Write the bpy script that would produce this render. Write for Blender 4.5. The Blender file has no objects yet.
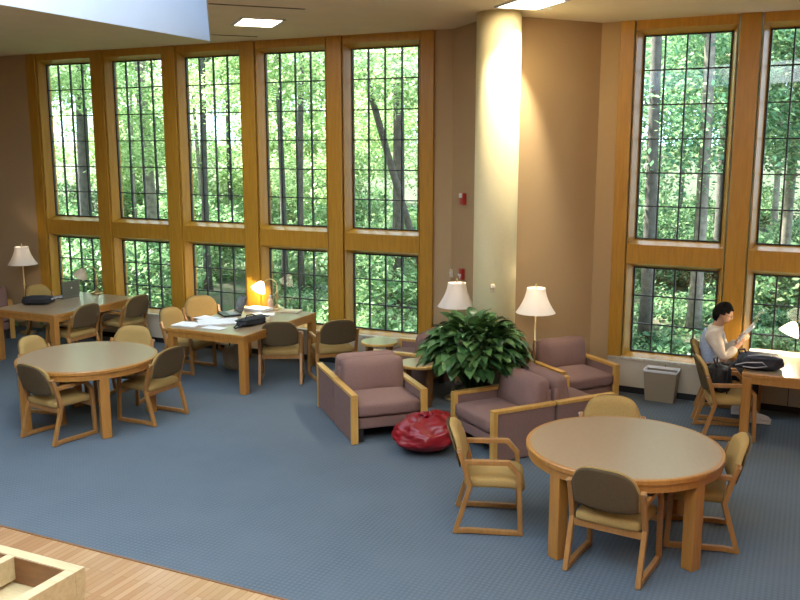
import bpy, bmesh, math, random
from mathutils import Vector, Matrix, Euler, noise
random.seed(7)
PI = math.pi
S = bpy.context.scene
COL = S.collection

# ------------------------------------------------------------------ materials
def new_mat(name):
    m = bpy.data.materials.new(name); m.use_nodes = True
    nt = m.node_tree; b = nt.nodes['Principled BSDF']
    return m, nt, b
def N(nt, typ, **kw):
    n = nt.nodes.new(typ)
    for k, v in kw.items():
        if k in n.inputs.keys(): n.inputs[k].default_value = v
        else: setattr(n, k, v)
    return n
def lk(nt, a, b): nt.links.new(a, b)
def ramp(nt, fac, stops):
    r = nt.nodes.new('ShaderNodeValToRGB')
    els = r.color_ramp.elements
    while len(els) < len(stops): els.new(.5)
    for e, (p, c) in zip(els, stops): e.position = p; e.color = (*c, 1)
    lk(nt, fac, r.inputs[0]); return r.outputs[0]
def plain(name, c, rough=.5, metal=0, spec=.5, coat=0, var=0, scale=12, bump=0, bscale=200):
    m, nt, b = new_mat(name)
    b.inputs['Base Color'].default_value = (*c, 1)
    b.inputs['Roughness'].default_value = rough; b.inputs['Metallic'].default_value = metal
    b.inputs['Specular IOR Level'].default_value = spec; b.inputs['Coat Weight'].default_value = coat
    tc = N(nt, 'ShaderNodeTexCoord')
    if var:
        n = N(nt, 'ShaderNodeTexNoise', Scale=scale, Detail=4.0); lk(nt, tc.outputs['Object'], n.inputs['Vector'])
        lo = tuple(x*(1-var) for x in c); hi = tuple(min(1, x*(1+var)) for x in c)
        lk(nt, ramp(nt, n.outputs['Fac'], [(.3, lo), (.7, hi)]), b.inputs['Base Color'])
    if bump:
        n2 = N(nt, 'ShaderNodeTexNoise', Scale=bscale, Detail=3.0); lk(nt, tc.outputs['Object'], n2.inputs['Vector'])
        bp = N(nt, 'ShaderNodeBump', Strength=bump, Distance=.01); lk(nt, n2.outputs['Fac'], bp.inputs['Height']); lk(nt, bp.outputs[0], b.inputs['Normal'])
    return m
def wood(name, lo, hi, rough=.38, stretch=(14, 14, 1.2), coat=.15):
    m, nt, b = new_mat(name)
    tc = N(nt, 'ShaderNodeTexCoord'); mp = N(nt, 'ShaderNodeMapping'); mp.inputs['Scale'].default_value = stretch
    lk(nt, tc.outputs['Object'], mp.inputs[0])
    n = N(nt, 'ShaderNodeTexNoise', Scale=2.2, Detail=6.0, Roughness=.62, Distortion=.6); lk(nt, mp.outputs[0], n.inputs['Vector'])
    lk(nt, ramp(nt, n.outputs['Fac'], [(.28, lo), (.72, hi)]), b.inputs['Base Color'])
    b.inputs['Roughness'].default_value = rough; b.inputs['Coat Weight'].default_value = coat; b.inputs['Coat Roughness'].default_value = .25
    return m
M = {}
M['oak'] = wood('golden_oak', (.33, .155, .013), (.45, .235, .022), .36)
M['chairwood'] = wood('chair_oak', (.26, .115, .027), (.37, .175, .046), .4)
M['tablewood'] = wood('table_oak', (.31, .13, .022), (.43, .195, .04), .36)
M['capwood'] = wood('armchair_oak', (.47, .25, .055), (.62, .36, .09), .36)
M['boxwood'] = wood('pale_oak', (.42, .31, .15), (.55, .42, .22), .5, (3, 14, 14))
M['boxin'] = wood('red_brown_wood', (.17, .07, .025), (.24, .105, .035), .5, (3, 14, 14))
M['laminate'] = plain('laminate', (.30, .212, .128), .28, spec=.5, var=.06, scale=60)
M['gold'] = plain('gold_fabric', (.36, .232, .078), .9, spec=.2, var=.18, scale=160, bump=.4, bscale=350)
M['goldback'] = plain('brown_fabric', (.10, .068, .034), .9, spec=.2, var=.2, scale=160, bump=.4, bscale=350)
M['mauve'] = plain('mauve_fabric', (.215, .127, .106), .92, spec=.2, var=.15, scale=130, bump=.4, bscale=300)
M['redleather'] = plain('red_vinyl', (.20, .004, .009), .33, spec=.5, var=.15, scale=8)
M['wall'] = plain('tan_wall_cover', (.41, .283, .15), .85, spec=.2, var=.03, scale=220, bump=.1, bscale=300)
M['ceil'] = plain('ceiling_plaster', (.66, .55, .39), .9, spec=.2, var=.03, scale=3)
M['seam'] = plain('ceiling_seam', (.12, .09, .06), .9)
M['white'] = plain('white_wall', (.66, .71, .78), .85, spec=.2, var=.02, scale=2)
M['column'] = plain('cream_column', (.76, .68, .40), .7, spec=.25, var=.02, scale=60)
M['convector'] = plain('beige_metal', (.46, .40, .30), .5)
M['sill'] = plain('stone_sill', (.42, .37, .29), .3, var=.2, scale=25)
M['black'] = plain('black_base', (.012, .012, .013), .6)
M['lead'] = plain('dark_glazing_bar', (.018, .020, .018), .5)
M['shade'] = None
M['brass'] = plain('brass', (.62, .47, .22), .28, metal=.9)
M['chrome'] = plain('grey_metal', (.5, .5, .48), .3, metal=.9)
M['blackfab'] = plain('black_nylon', (.010, .010, .013), .75, var=.3, scale=30, bump=.3, bscale=60)
M['navyfab'] = plain('navy_nylon', (.010, .011, .020), .7, var=.3, scale=30, bump=.3, bscale=60)
M['greytrim'] = plain('grey_piping', (.42, .42, .44), .6)
M['laptop'] = plain('laptop_grey', (.13, .13, .10), .4, metal=.3)
M['laptopdark'] = plain('laptop_black', (.02, .02, .022), .4)
M['keys'] = plain('laptop_keys', (.28, .32, .36), .5)
M['screen'] = plain('dark_screen', (.05, .04, .03), .15)
M['logo'] = plain('pale_emblem', (.75, .75, .72), .4)
M['paper'] = plain('white_paper', (.82, .81, .80), .8, var=.03, scale=30)
M['cream'] = plain('cream_paper', (.70, .60, .38), .8)
M['plastic'] = plain('taupe_plastic', (.23, .18, .115), .5)
M['bag'] = plain('white_liner', (.62, .62, .62), .4)
M['red'] = plain('alarm_red', (.42, .025, .02), .4)
M['lens'] = plain('clear_lens', (.75, .75, .75), .2)
M['beigeplastic'] = plain('beige_plastic', (.62, .52, .36), .5)
M['pot'] = plain('dark_pot', (.05, .04, .03), .5)
M['soil'] = plain('soil', (.03, .02, .012), .95, var=.3, scale=60)
M['bottle'] = plain('pink_bottle', (.62, .40, .28), .3)
M['skin'] = plain('skin', (.42, .235, .145), .55, var=.05, scale=30)
M['hair'] = plain('black_hair', (.004, .0036, .0032), .85, spec=.15, bump=.5, bscale=90)
M['shirt'] = plain('cream_shirt', (.62, .55, .45), .9, var=.08, scale=20, bump=.3, bscale=40)
M['vest'] = plain('blue_grey_vest', (.33, .40, .53), .95, var=.12, scale=60, bump=.4, bscale=120)
M['trousers'] = plain('dark_trousers', (.014, .014, .018), .9)
M['shoe'] = plain('white_leather', (.70, .67, .62), .55)
M['specs'] = plain('spectacle_frame', (.05, .04, .03), .3)

def carpet_mat():
    m, nt, b = new_mat('blue_carpet')
    tc = N(nt, 'ShaderNodeTexCoord'); mp = N(nt, 'ShaderNodeMapping'); mp.inputs['Rotation'].default_value = (0, 0, .4377)
    lk(nt, tc.outputs['Object'], mp.inputs[0])
    v = N(nt, 'ShaderNodeTexVoronoi', Scale=26.0, Randomness=0.0); lk(nt, mp.outputs[0], v.inputs['Vector'])
    dots = ramp(nt, v.outputs['Distance'], [(.28, (1, 1, 1)), (.42, (0, 0, 0))])
    n = N(nt, 'ShaderNodeTexNoise', Scale=1.3, Detail=6.0, Roughness=.65); lk(nt, tc.outputs['Object'], n.inputs['Vector'])
    n2 = N(nt, 'ShaderNodeTexNoise', Scale=180.0, Detail=2.0); lk(nt, tc.outputs['Object'], n2.inputs['Vector'])
    base = ramp(nt, n.outputs['Fac'], [(.25, (.093, .117, .136)), (.75, (.124, .149, .169))])
    mx = N(nt, 'ShaderNodeMix', data_type='RGBA'); lk(nt, dots, mx.inputs['Factor'])
    lk(nt, base, mx.inputs[6]); mx.inputs[7].default_value = (.132, .16, .185, 1)
    m2 = N(nt, 'ShaderNodeMix', data_type='RGBA', blend_type='MULTIPLY'); m2.inputs['Factor'].default_value = .5
    lk(nt, mx.outputs[2], m2.inputs[6]); lk(nt, ramp(nt, n2.outputs['Fac'], [(.3, (.6, .6, .6)), (.7, (1, 1, 1))]), m2.inputs[7])
    lk(nt, m2.outputs[2], b.inputs['Base Color']); b.inputs['Roughness'].default_value = .95; b.inputs['Specular IOR Level'].default_value = .15
    bp = N(nt, 'ShaderNodeBump', Strength=.5, Distance=.01); lk(nt, n2.outputs['Fac'], bp.inputs['Height']); lk(nt, bp.outputs[0], b.inputs['Normal'])
    return m
def parquet_mat():
    m, nt, b = new_mat('strip_parquet')
    tc = N(nt, 'ShaderNodeTexCoord'); mp = N(nt, 'ShaderNodeMapping'); mp.inputs['Rotation'].default_value = (0, 0, .4377+PI/2)
    lk(nt, tc.outputs['Object'], mp.inputs[0])
    br = N(nt, 'ShaderNodeTexBrick', Scale=1.0); lk(nt, mp.outputs[0], br.inputs['Vector'])
    br.inputs['Color1'].default_value = (.37, .19, .085, 1); br.inputs['Color2'].default_value = (.48, .275, .135, 1); br.inputs['Mortar'].default_value = (.30, .16, .07, 1)
    br.inputs['Mortar Size'].default_value = .003; br.inputs['Brick Width'].default_value = .55; br.inputs['Row Height'].default_value = .055; br.inputs['Bias'].default_value = 0
    lk(nt, br.outputs['Color'], b.inputs['Base Color'])
    b.inputs['Roughness'].default_value = .26; b.inputs['Coat Weight'].default_value = .4; b.inputs['Coat Roughness'].default_value = .15
    return m
def leaf_mat(name, stops, trans=.4, rough=.5, scale=.6):
    m, nt, b = new_mat(name)
    g = N(nt, 'ShaderNodeNewGeometry')
    col = ramp(nt, g.outputs['Random Per Island'], stops)
    lk(nt, col, b.inputs['Base Color']); b.inputs['Roughness'].default_value = rough; b.inputs['Specular IOR Level'].default_value = .3
    t = N(nt, 'ShaderNodeBsdfTranslucent'); lk(nt, col, t.inputs['Color'])
    mx = N(nt, 'ShaderNodeMixShader'); mx.inputs[0].default_value = trans
    lk(nt, b.outputs[0], mx.inputs[1]); lk(nt, t.outputs[0], mx.inputs[2])
    lk(nt, mx.outputs[0], nt.nodes['Material Output'].inputs['Surface'])
    return m
def glass_mat():
    m = bpy.data.materials.new('window_glass'); m.use_nodes = True; nt = m.node_tree; nt.nodes.clear()
    o = N(nt, 'ShaderNodeOutputMaterial'); t = N(nt, 'ShaderNodeBsdfTransparent'); t.inputs[0].default_value = (.95, .97, .96, 1)
    gl = N(nt, 'ShaderNodeBsdfGlossy'); gl.inputs['Roughness'].default_value = .02
    mx = N(nt, 'ShaderNodeMixShader'); mx.inputs[0].default_value = .06
    lk(nt, t.outputs[0], mx.inputs[1]); lk(nt, gl.outputs[0], mx.inputs[2]); lk(nt, mx.outputs[0], o.inputs[0])
    return m
def emit_mat(name, c, s):
    m = bpy.data.materials.new(name); m.use_nodes = True; nt = m.node_tree; nt.nodes.clear()
    o = N(nt, 'ShaderNodeOutputMaterial'); e = N(nt, 'ShaderNodeEmission'); e.inputs[0].default_value = (*c, 1); e.inputs[1].default_value = s
    lk(nt, e.outputs[0], o.inputs[0]); return m
def shade_mat(name, c, trans):
    m, nt, b = new_mat(name)
    b.inputs['Base Color'].default_value = (*c, 1); b.inputs['Roughness'].default_value = .8
    t = N(nt, 'ShaderNodeBsdfTranslucent'); t.inputs[0].default_value = (*c, 1)
    mx = N(nt, 'ShaderNodeMixShader'); mx.inputs[0].default_value = trans
    lk(nt, b.outputs[0], mx.inputs[1]); lk(nt, t.outputs[0], mx.inputs[2]); lk(nt, mx.outputs[0], nt.nodes['Material Output'].inputs['Surface'])
    return m
def ground_mat():
    m, nt, b = new_mat('forest_floor')
    tc = N(nt, 'ShaderNodeTexCoord')
    n = N(nt, 'ShaderNodeTexNoise', Scale=1.6, Detail=8.0, Roughness=.75); lk(nt, tc.outputs['Object'], n.inputs['Vector'])
    lk(nt, ramp(nt, n.outputs['Fac'], [(.3, (.012, .028, .008)), (.46, (.03, .06, .016)), (.56, (.055, .045, .025)), (.72, (.15, .12, .085))]), b.inputs['Base Color'])
    b.inputs['Roughness'].default_value = .95
    return m
M['carpet'] = carpet_mat(); M['parquet'] = parquet_mat(); M['glass'] = glass_mat(); M['ground'] = ground_mat()
M['leafA'] = leaf_mat('maple_leaves', [(0, (.20, .34, .13)), (.5, (.40, .55, .24)), (1, (.66, .76, .46))], .5)
M['leafB'] = leaf_mat('beech_leaves', [(0, (.06, .18, .11)), (.6, (.18, .34, .17)), (1, (.44, .58, .28))], .45)
M['leafC'] = leaf_mat('shrub_leaves', [(0, (.035, .10, .045)), (.6, (.10, .20, .085)), (1, (.26, .37, .17))], .4)
M['leafD'] = leaf_mat('fern_leaves', [(0, (.07, .17, .07)), (.6, (.18, .33, .14)), (1, (.38, .50, .25))], .4)
M['plant'] = leaf_mat('house_plant_leaves', [(0, (.022, .060, .018)), (.6, (.055, .135, .036)), (1, (.14, .25, .08))], .12, .33)
M['bark'] = plain('grey_bark', (.17, .15, .12), .95, var=.4, scale=9, bump=.8, bscale=25)
M['barkdark'] = plain('dark_bark', (.07, .065, .055), .95, var=.4, scale=9, bump=.8, bscale=25)
M['shade'] = shade_mat('lamp_shade_fabric', (.90, .85, .78), .45)
M['litshade'] = emit_mat('lit_glass_shade', (1.0, .84, .60), 3.2)
M['glassshade'] = shade_mat('glass_shade', (.92, .84, .72), .6)
M['panel'] = emit_mat('fluorescent_diffuser', (1.0, .82, .58), 19.0)
M['bulb'] = emit_mat('lamp_bulb', (1.0, .78, .50), 60.0)

# ------------------------------------------------------------------ mesh helpers
def finish(name, bm, mat, parent=None, smooth=False, bevel=0, seg=2, auto=True):
    bmesh.ops.recalc_face_normals(bm, faces=bm.faces[:])
    me = bpy.data.meshes.new(name); bm.to_mesh(me); bm.free()
    mats = mat if isinstance(mat, (list, tuple)) else [mat]
    for k in mats: me.materials.append(k)
    if smooth:
        for p in me.polygons: p.use_smooth = True
    o = bpy.data.objects.new(name, me); COL.objects.link(o)
    if parent: o.parent = parent
    if bevel:
        b = o.modifiers.new('edge', 'BEVEL'); b.width = bevel; b.segments = seg; b.limit_method = 'ANGLE'; b.angle_limit = math.radians(40)
    return o
def B(): return bmesh.new()
def box(bm, c, s, rz=0, rx=0, ry=0, mi=0):
    m = Matrix.Translation(c) @ Euler((rx, ry, rz)).to_matrix().to_4x4() @ Matrix.Diagonal((*s, 1))
    r = bmesh.ops.create_cube(bm, size=1, matrix=m)
    if mi:
        for f in {f for v in r['verts'] for f in v.link_faces}: f.material_index = mi
    return r['verts']
def quad(bm, pts, mi=0):
    f = bm.faces.new([bm.verts.new(p) for p in pts]); f.material_index = mi; return f
def prism(bm, poly, z0, z1, mi=0):
    a = [bm.verts.new((x, y, z0)) for x, y in poly]; b = [bm.verts.new((x, y, z1)) for x, y in poly]
    n = len(poly); fs = [bm.faces.new(a[::-1]), bm.faces.new(b)]
    for i in range(n): fs.append(bm.faces.new((a[i], a[(i+1) % n], b[(i+1) % n], b[i])))
    for f in fs: f.material_index = mi
def tube(bm, pts, rad, n=10, cap=True):
    rs = rad if isinstance(rad, (list, tuple)) else [rad]*len(pts)
    P = [Vector(p) for p in pts]; rings = []; up = None
    for i, p in enumerate(P):
        t = (P[min(i+1, len(P)-1)] - P[max(i-1, 0)]).normalized()
        if up is None: up = t.orthogonal().normalized()
        up = (up - t*up.dot(t)); up = up.normalized() if up.length > 1e-6 else t.orthogonal().normalized()
        w = t.cross(up)
        rings.append([bm.verts.new(p + (up*math.cos(a) + w*math.sin(a))*rs[i]) for a in (2*PI*k/n for k in range(n))])
    for r0, r1 in zip(rings, rings[1:]):
        for k in range(n): bm.faces.new((r0[k], r0[(k+1) % n], r1[(k+1) % n], r1[k]))
    if cap: bm.faces.new(rings[0][::-1]); bm.faces.new(rings[-1])
def lathe(bm, prof, n=32, c=(0, 0, 0), close=True):
    rings = []
    for r, z in prof:
        rings.append([bm.verts.new((c[0]+r*math.cos(2*PI*k/n), c[1]+r*math.sin(2*PI*k/n), c[2]+z)) for k in range(n)] if r > 1e-5 else [bm.verts.new((c[0], c[1], c[2]+z))])
    for a, b in zip(rings, rings[1:]):
        for k in range(n):
            q = [a[k % len(a)], a[(k+1) % len(a)], b[(k+1) % len(b)], b[k % len(b)]]
            u = []
            for v in q:
                if v not in u: u.append(v)
            if len(u) > 2:
                try: bm.faces.new(u)
                except ValueError: pass
def ribbon(bm, pts, x0, x1, th, closed=False):
    """rectangular bar swept along a polyline in the y-z plane with mitred joints, extruded from x0 to x1"""
    n = len(pts); P = [Vector(p) for p in pts]; L = []; R = []
    for i in range(n):
        if closed: a, b = P[i]-P[i-1], P[(i+1) % n]-P[i]
        else:
            a = P[i]-P[i-1] if i else P[1]-P[0]; b = P[i+1]-P[i] if i < n-1 else a
        a = a.normalized(); b = b.normalized()
        na = Vector((-a.y, a.x)); nb = Vector((-b.y, b.x)); mm = (na+nb).normalized(); k = th/2/max(.35, mm.dot(na))
        L.append(P[i]+mm*k); R.append(P[i]-mm*k)
    V = [[bm.verts.new((x, q.x, q.y)) for q in (L[i], R[i]) for x in (x0, x1)] for i in range(n)]
    for i in range(n if closed else n-1):
        a = V[i]; b = V[(i+1) % n]
        for p, q in ((0, 1), (1, 3), (3, 2), (2, 0)): bm.faces.new((a[p], a[q], b[q], b[p]))
    if not closed:
        for a in (V[0], V[-1]): bm.faces.new((a[0], a[1], a[3], a[2]))
def add_bm(dst, src):
    me = bpy.data.meshes.new('t'); src.to_mesh(me); src.free(); dst.from_mesh(me); bpy.data.meshes.remove(me)
def cushion(bm, c, s, r=.04, puff=.0, rx=0, rz=0, cuts=7, fn=None, axis=2):
    """rounded upholstered block; puff crowns the face on the given axis"""
    dst = bm; bm = bmesh.new()
    bmesh.ops.create_cube(bm, size=2)
    bmesh.ops.subdivide_edges(bm, edges=bm.edges[:], cuts=cuts, use_grid_fill=True)
    allv = bm.verts[:]
    h = Vector(s)/2
    for v in allv:
        q = v.co.copy()
        p = Vector((q.x*h.x, q.y*h.y, q.z*h.z)); inner = Vector([max(-(h[i]-r), min(h[i]-r, p[i])) for i in range(3)])
        d = p-inner
        if d.length > 1e-6: p = inner + d.normalized()*r
        u = [(i) for i in range(3) if i != axis]
        p[axis] += (1 if q[axis] > 0 else -.3 if q[axis] < 0 else 0)*puff*(1-q[u[0]]**2)*(1-q[u[1]]**2)*abs(q[axis])
        if fn: p = fn(p)
        v.co = p
    m = Matrix.Translation(c) @ Euler((rx, 0, rz)).to_matrix().to_4x4()
    for v in allv: v.co = m @ v.co
    add_bm(dst, bm)
def tag(o, label, cat, group=None, kind=None):
    if label: o['label'] = label
    if cat: o['category'] = cat
    if group: o['group'] = group
    if kind: o['kind'] = kind
    return o
def thing(name, label, cat, loc=(0, 0, 0), rz=0, group=None):
    o = bpy.data.objects.new(name, None); COL.objects.link(o); o.empty_display_size = .1
    o.location = loc; o.rotation_euler = (0, 0, rz); return tag(o, label, cat, group)
def struct(name, bm, mat, **kw):
    o = finish(name, bm, mat, **kw); o['kind'] = 'structure'; return o
def copy_tree(o, parent=None):
    c = o.copy(); COL.objects.link(c)
    if parent: c.parent = parent
    for ch in list(o.children): copy_tree(ch, c)
    return c
def head(d): return math.atan2(-d[0], d[1])     # turns local +Y onto direction d

# ------------------------------------------------------------------ plan of the room
LA, RA = -.4377, -.4828
L0 = Vector((-5.6055, 14.3606)); R0 = Vector((2.8623, 10.6446))
DL = Vector((math.cos(LA), math.sin(LA))); DR = Vector((math.cos(RA), math.sin(RA)))
NL = Vector((math.sin(LA), -math.cos(LA))); NR = Vector((math.sin(RA), -math.cos(RA)))
def wl(u, w): return L0 + DL*u + NL*w
def wr(u, w): return R0 + DR*u + NR*w
PITCH, GW = 1.3715, .98
ZC, Z_UT, Z_UB, Z_LT, Z_LB = 4.43, 4.27, 1.892, 1.553, .50
DEEP = .14

def to_world(o, frame):
    p0, ang = frame; o.location = (p0.x, p0.y, 0); o.rotation_euler = (0, 0, ang)
# local frame of a window wall: x along the wall, y = -w (w points into the room), z up
FL = (L0, LA); FR = (R0, RA)

def ring(bm, x0, x1, z0, z1, b, w0=0.0, w1=DEEP):
    i = [(x0, z0), (x1, z0), (x1, z1), (x0, z1)]; o = [(x0-b, z0-b), (x1+b, z0-b), (x1+b, z1+b), (x0-b, z1+b)]
    for k in range(4):
        a, c = i[k], i[(k+1) % 4]; d, e = o[(k+1) % 4], o[k]
        quad(bm, [(a[0], -w0, a[1]), (c[0], -w0, c[1]), (d[0], -w1, d[1]), (e[0], -w1, e[1])])
def face(bm, x0, x1, z0, z1, w): quad(bm, [(x0, -w, z0), (x1, -w, z0), (x1, -w, z1), (x0, -w, z1)])

def window(idx, u, frame):
    bmv = .055
    root = bpy.data.objects.new('window_%d' % idx, None); COL.objects.link(root); root['kind'] = 'structure'
    to_world(root, (frame[0] + Vector((math.cos(frame[1]), math.sin(frame[1])))*u, frame[1]))
    bm = B(); fl = .012
    xo0, xo1 = -bmv-fl, GW+bmv+fl
    for z0, z1 in ((Z_UB, Z_UT), (Z_LB, Z_LT)): ring(bm, 0, GW, z0, z1, bmv)
    face(bm, xo0, -bmv, Z_LB-bmv, ZC, DEEP); face(bm, GW+bmv, xo1, Z_LB-bmv, ZC, DEEP)
    face(bm, -bmv, GW+bmv, Z_LT+bmv, Z_UB-bmv, DEEP); face(bm, -bmv, GW+bmv, Z_UT+bmv, ZC, DEEP)
    # closed back and sides so that the frame is a solid surround
    for x in (xo0, xo1): quad(bm, [(x, -DEEP, Z_LB-bmv), (x, .06, Z_LB-bmv), (x, .06, ZC), (x, -DEEP, ZC)])
    for z0, z1 in ((Z_UB, Z_UT), (Z_LB, Z_LT)):
        ring(bm, 0, GW, z0, z1, 0.0001, 0.0, -.06)
    face(bm, xo0, 0, Z_LB-bmv, ZC, -.06); face(bm, GW, xo1, Z_LB-bmv, ZC, -.06); face(bm, 0, GW, Z_LT, Z_UB, -.06); face(bm, 0, GW, Z_UT, ZC, -.06); face(bm, 0, GW, Z_LB-bmv, Z_LB, -.06)
    quad(bm, [(xo0, -DEEP, Z_LB-bmv), (xo1, -DEEP, Z_LB-bmv), (xo1, .06, Z_LB-bmv), (xo0, .06, Z_LB-bmv)])
    finish('frame', bm, M['oak'], root)
    bm = B()
    for z0, z1, rows in ((Z_UB, Z_UT, 6), (Z_LB, Z_LT, 3)):
        t = .018
        for k in range(5): box(bm, (min(max(GW*k/4, t/2), GW-t/2), 0, (z0+z1)/2), (t, .03, z1-z0))
        for k in range(rows+1): box(bm, (GW/2, 0, min(max(z0+(z1-z0)*k/rows, z0+t/2), z1-t/2)), (GW, .026, t*.85))
    finish('glazing_bars', bm, M['lead'], root)
    bm = B()
    for z0, z1 in ((Z_UB, Z_UT), (Z_LB, Z_LT)): box(bm, (GW/2, .006, (z0+z1)/2), (GW, .005, z1-z0))
    finish('glass', bm, M['glass'], root)
    return root
for i in range(5): window(i+1, i*PITCH, FL)
for i in range(4): window(i+6, i*PITCH, FR)

# mullion posts and outer casings
ntrim = [0]
def trim(frame, x0, x1, w, z0=0, z1=ZC, mat='oak'):
    ntrim[0] += 1; bm = B(); box(bm, ((x0+x1)/2, -(w-.06)/2, (z0+z1)/2), (x1-x0, w+.06, z1-z0))
    o = struct('trim_%d' % ntrim[0], bm, M[mat], bevel=.006); to_world(o, frame); return o
for i in range(1, 5): trim(FL, i*PITCH-.305, i*PITCH-.082, .165, Z_LB-.055)
trim(FL, -.275, -.082, .165, Z_LB-.055); trim(FL, 4*PITCH+GW+.082, 4*PITCH+GW+.265, .165, Z_LB-.055)
for i in range(1, 4): trim(FR, i*PITCH-.305, i*PITCH-.082, .165, Z_LB-.055)
trim(FR, -.245, -.082, .165, Z_LB-.055); trim(FR, 3*PITCH+GW+.082, 3*PITCH+GW+.265, .165, Z_LB-.055)

# dark grooves between posts and frames: the wall behind shows through as a shadow gap
UL1 = 4*PITCH+GW+.265; UR1 = 3*PITCH+GW+.265
VX = Vector((1.075, 10.12))
def wall_seg(name, a, b, z0=0, z1=ZC, th=.16, mat='wall'):
    bm = B(); d = (b-a).normalized(); n = Vector((-d.y, d.x))
    prism(bm, [tuple(a), tuple(b), tuple(b+n*th), tuple(a+n*th)], z0, z1)
    return struct(name, bm, M[mat])
WF = .125
A1 = Vector((.64, 0)); 
ua = (Vector((.655, 11.27))-L0).dot(DL); A1 = wl(ua, WF)
ub = (Vector((2.30, 10.60))-R0).dot(DR); B1 = wr(ub, WF)
LEFT = wl(-3.6, WF)
wall_seg('wall_left', LEFT, wl(-.27, WF))
wall_seg('wall_middle_left', wl(UL1-.005, WF), A1)
wall_seg('wall_return', A1, VX)
wall_seg('wall_corner', VX, B1)
wall_seg('wall_middle_right', B1, wr(-.24, WF))
ENDR = wr(UR1+1.4, WF)
wall_seg('wall_right', wr(UR1-.005, WF), ENDR)
for nm, f, u0, u1 in (('wall_under_left_windows', wl, -.28, UL1), ('wall_under_right_windows', wr, -.25, UR1)):
    wall_seg(nm, f(u0, .0), f(u1, .0), 0, Z_LB-.055)
XL, XR, YB = -9.6, 8.6, -3.0
PL = Vector((XL, LEFT.y)); PR = Vector((XR, ENDR.y))
wall_seg('wall_far_left', PL, LEFT)
wall_seg('wall_west', Vector((XL, YB)), PL)
wall_seg('wall_far_right', ENDR, PR)
wall_seg('wall_east', PR, Vector((XR, YB)))
wall_seg('wall_back', Vector((XR, YB)), Vector((XL, YB)))

# floor: carpet with a strip-parquet area in front
wa = Vector((-3.21, 6.634)); wd = Vector((.9015, -.4328))
pa = wa - wd*((wa.x-XL)/wd.x); pb = wa + wd*((XR-wa.x)/wd.x)
front = [PL, LEFT, wl(0, 0), wl(UL1, 0), A1, VX, B1, wr(0, 0), wr(UR1, 0), ENDR, PR]
bm = B(); prism(bm, [tuple(p) for p in [pa] + front + [pb]][::-1], -.12, 0); struct('floor', bm, M['carpet'])
bm = B(); prism(bm, [tuple(pa), tuple(pb), (XR, YB), (XL, YB)][::-1], -.12, -.001); struct('floor_parquet', bm, M['parquet'])
bm = B(); n_ = Vector((-wd.y, wd.x)); prism(bm, [tuple(pa-n_*.018), tuple(pb-n_*.018), tuple(pb+n_*.0), tuple(pa+n_*.0)], -.05, .004)
struct('trim_30', bm, M['boxin'])

# ceiling with a big rooflight well over the front of the hall
W0 = Vector((-2.62, 12.60)); E1 = W0 + Vector((-.424, -.906))*9.0; E2 = W0 + Vector((.1985, -.980))*7.4
hole = [W0, E2, Vector((1.9, 4.9)), Vector((1.9, .2)), Vector((-7.4, .2)), Vector((-7.4, E1.y)), E1]
outer = [PL, LEFT, A1, VX, B1, ENDR, PR, Vector((XR, YB)), Vector((XL, YB))]
from mathutils.geometry import delaunay_2d_cdt
def holed(bm, outer, hole, z):
    pts = outer + hole; no = len(outer); nh = len(hole)
    ed = [(i, (i+1) % no) for i in range(no)] + [(no+i, no+(i+1) % nh) for i in range(nh)]
    vs, es, fs, *_ = delaunay_2d_cdt([Vector(p) for p in pts], ed, [], 0, 1e-5)
    def inside(p, poly):
        c = False; j = len(poly)-1
        for i in range(len(poly)):
            a, b = poly[i], poly[j]
            if (a.y > p.y) != (b.y > p.y) and p.x < (b.x-a.x)*(p.y-a.y)/(b.y-a.y)+a.x: c = not c
            j = i
        return c
    V = [bm.verts.new((v.x, v.y, z)) for v in vs]
    for f in fs:
        c = sum((vs[i] for i in f), Vector((0, 0)))/len(f)
        if inside(c, outer) and not inside(c, hole): bm.faces.new([V[i] for i in f])
bm = B(); big = [Vector((p.x, p.y)) for p in outer]
holed(bm, big, hole, ZC)
r = bmesh.ops.extrude_face_region(bm, geom=bm.faces[:])
for v in r['geom']:
    if isinstance(v, bmesh.types.BMVert): v.co.z += .3
struct('ceiling', bm, M['ceil'])
# roof strip over the window wall heads so no sky leaks in
bm = B()
for f, u0, u1 in ((wl, -3.6, ua+.2), (wr, ub-.2, UR1+1.4)):
    prism(bm, [tuple(f(u0, .2)), tuple(f(u1, .2)), tuple(f(u1, -.5)), tuple(f(u0, -.5))], ZC+.005, ZC+.31)
struct('roof_edge', bm, M['white'])
# the well's white side walls, open to the sky
bm = B(); nh = len(hole)
cx = sum((p for p in hole), Vector((0, 0)))/nh
for i in range(nh):
    a, b = hole[i], hole[(i+1) % nh]; d = (b-a).normalized(); n2 = Vector((-d.y, d.x))
    if n2.dot(a-cx) < 0: n2 = -n2
    prism(bm, [tuple(a-n2*.012), tuple(b-n2*.012), tuple(b+n2*.12), tuple(a+n2*.12)], ZC+.001, ZC+4.6)
struct('wall_rooflight_well', bm, M['white'])
# ceiling joints
bm = B()
for (x0, y0, x1, y1) in ((-1.95, 9.34, -1.01, 9.7), (-2.45, 11.83, -1.89, 12.06)):
    a, b = Vector((x0, y0)), Vector((x1, y1)); d = (b-a).normalized(); n2 = Vector((-d.y, d.x))*.018
    prism(bm, [tuple(a-n2), tuple(b-n2), tuple(b+n2), tuple(a+n2)], ZC-.006, ZC+.002)
struct('trim_31', bm, M['seam'])

# column in the angle of the wall
bm = B(); lathe(bm, [(0, 0), (.245, 0), (.245, ZC), (0, ZC)], 64)
o = struct('column', bm, M['column'], smooth=False); o.location = (1.085, 9.985, 0)
for p in o.data.polygons: p.use_smooth = abs(p.normal.z) < .5

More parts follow.
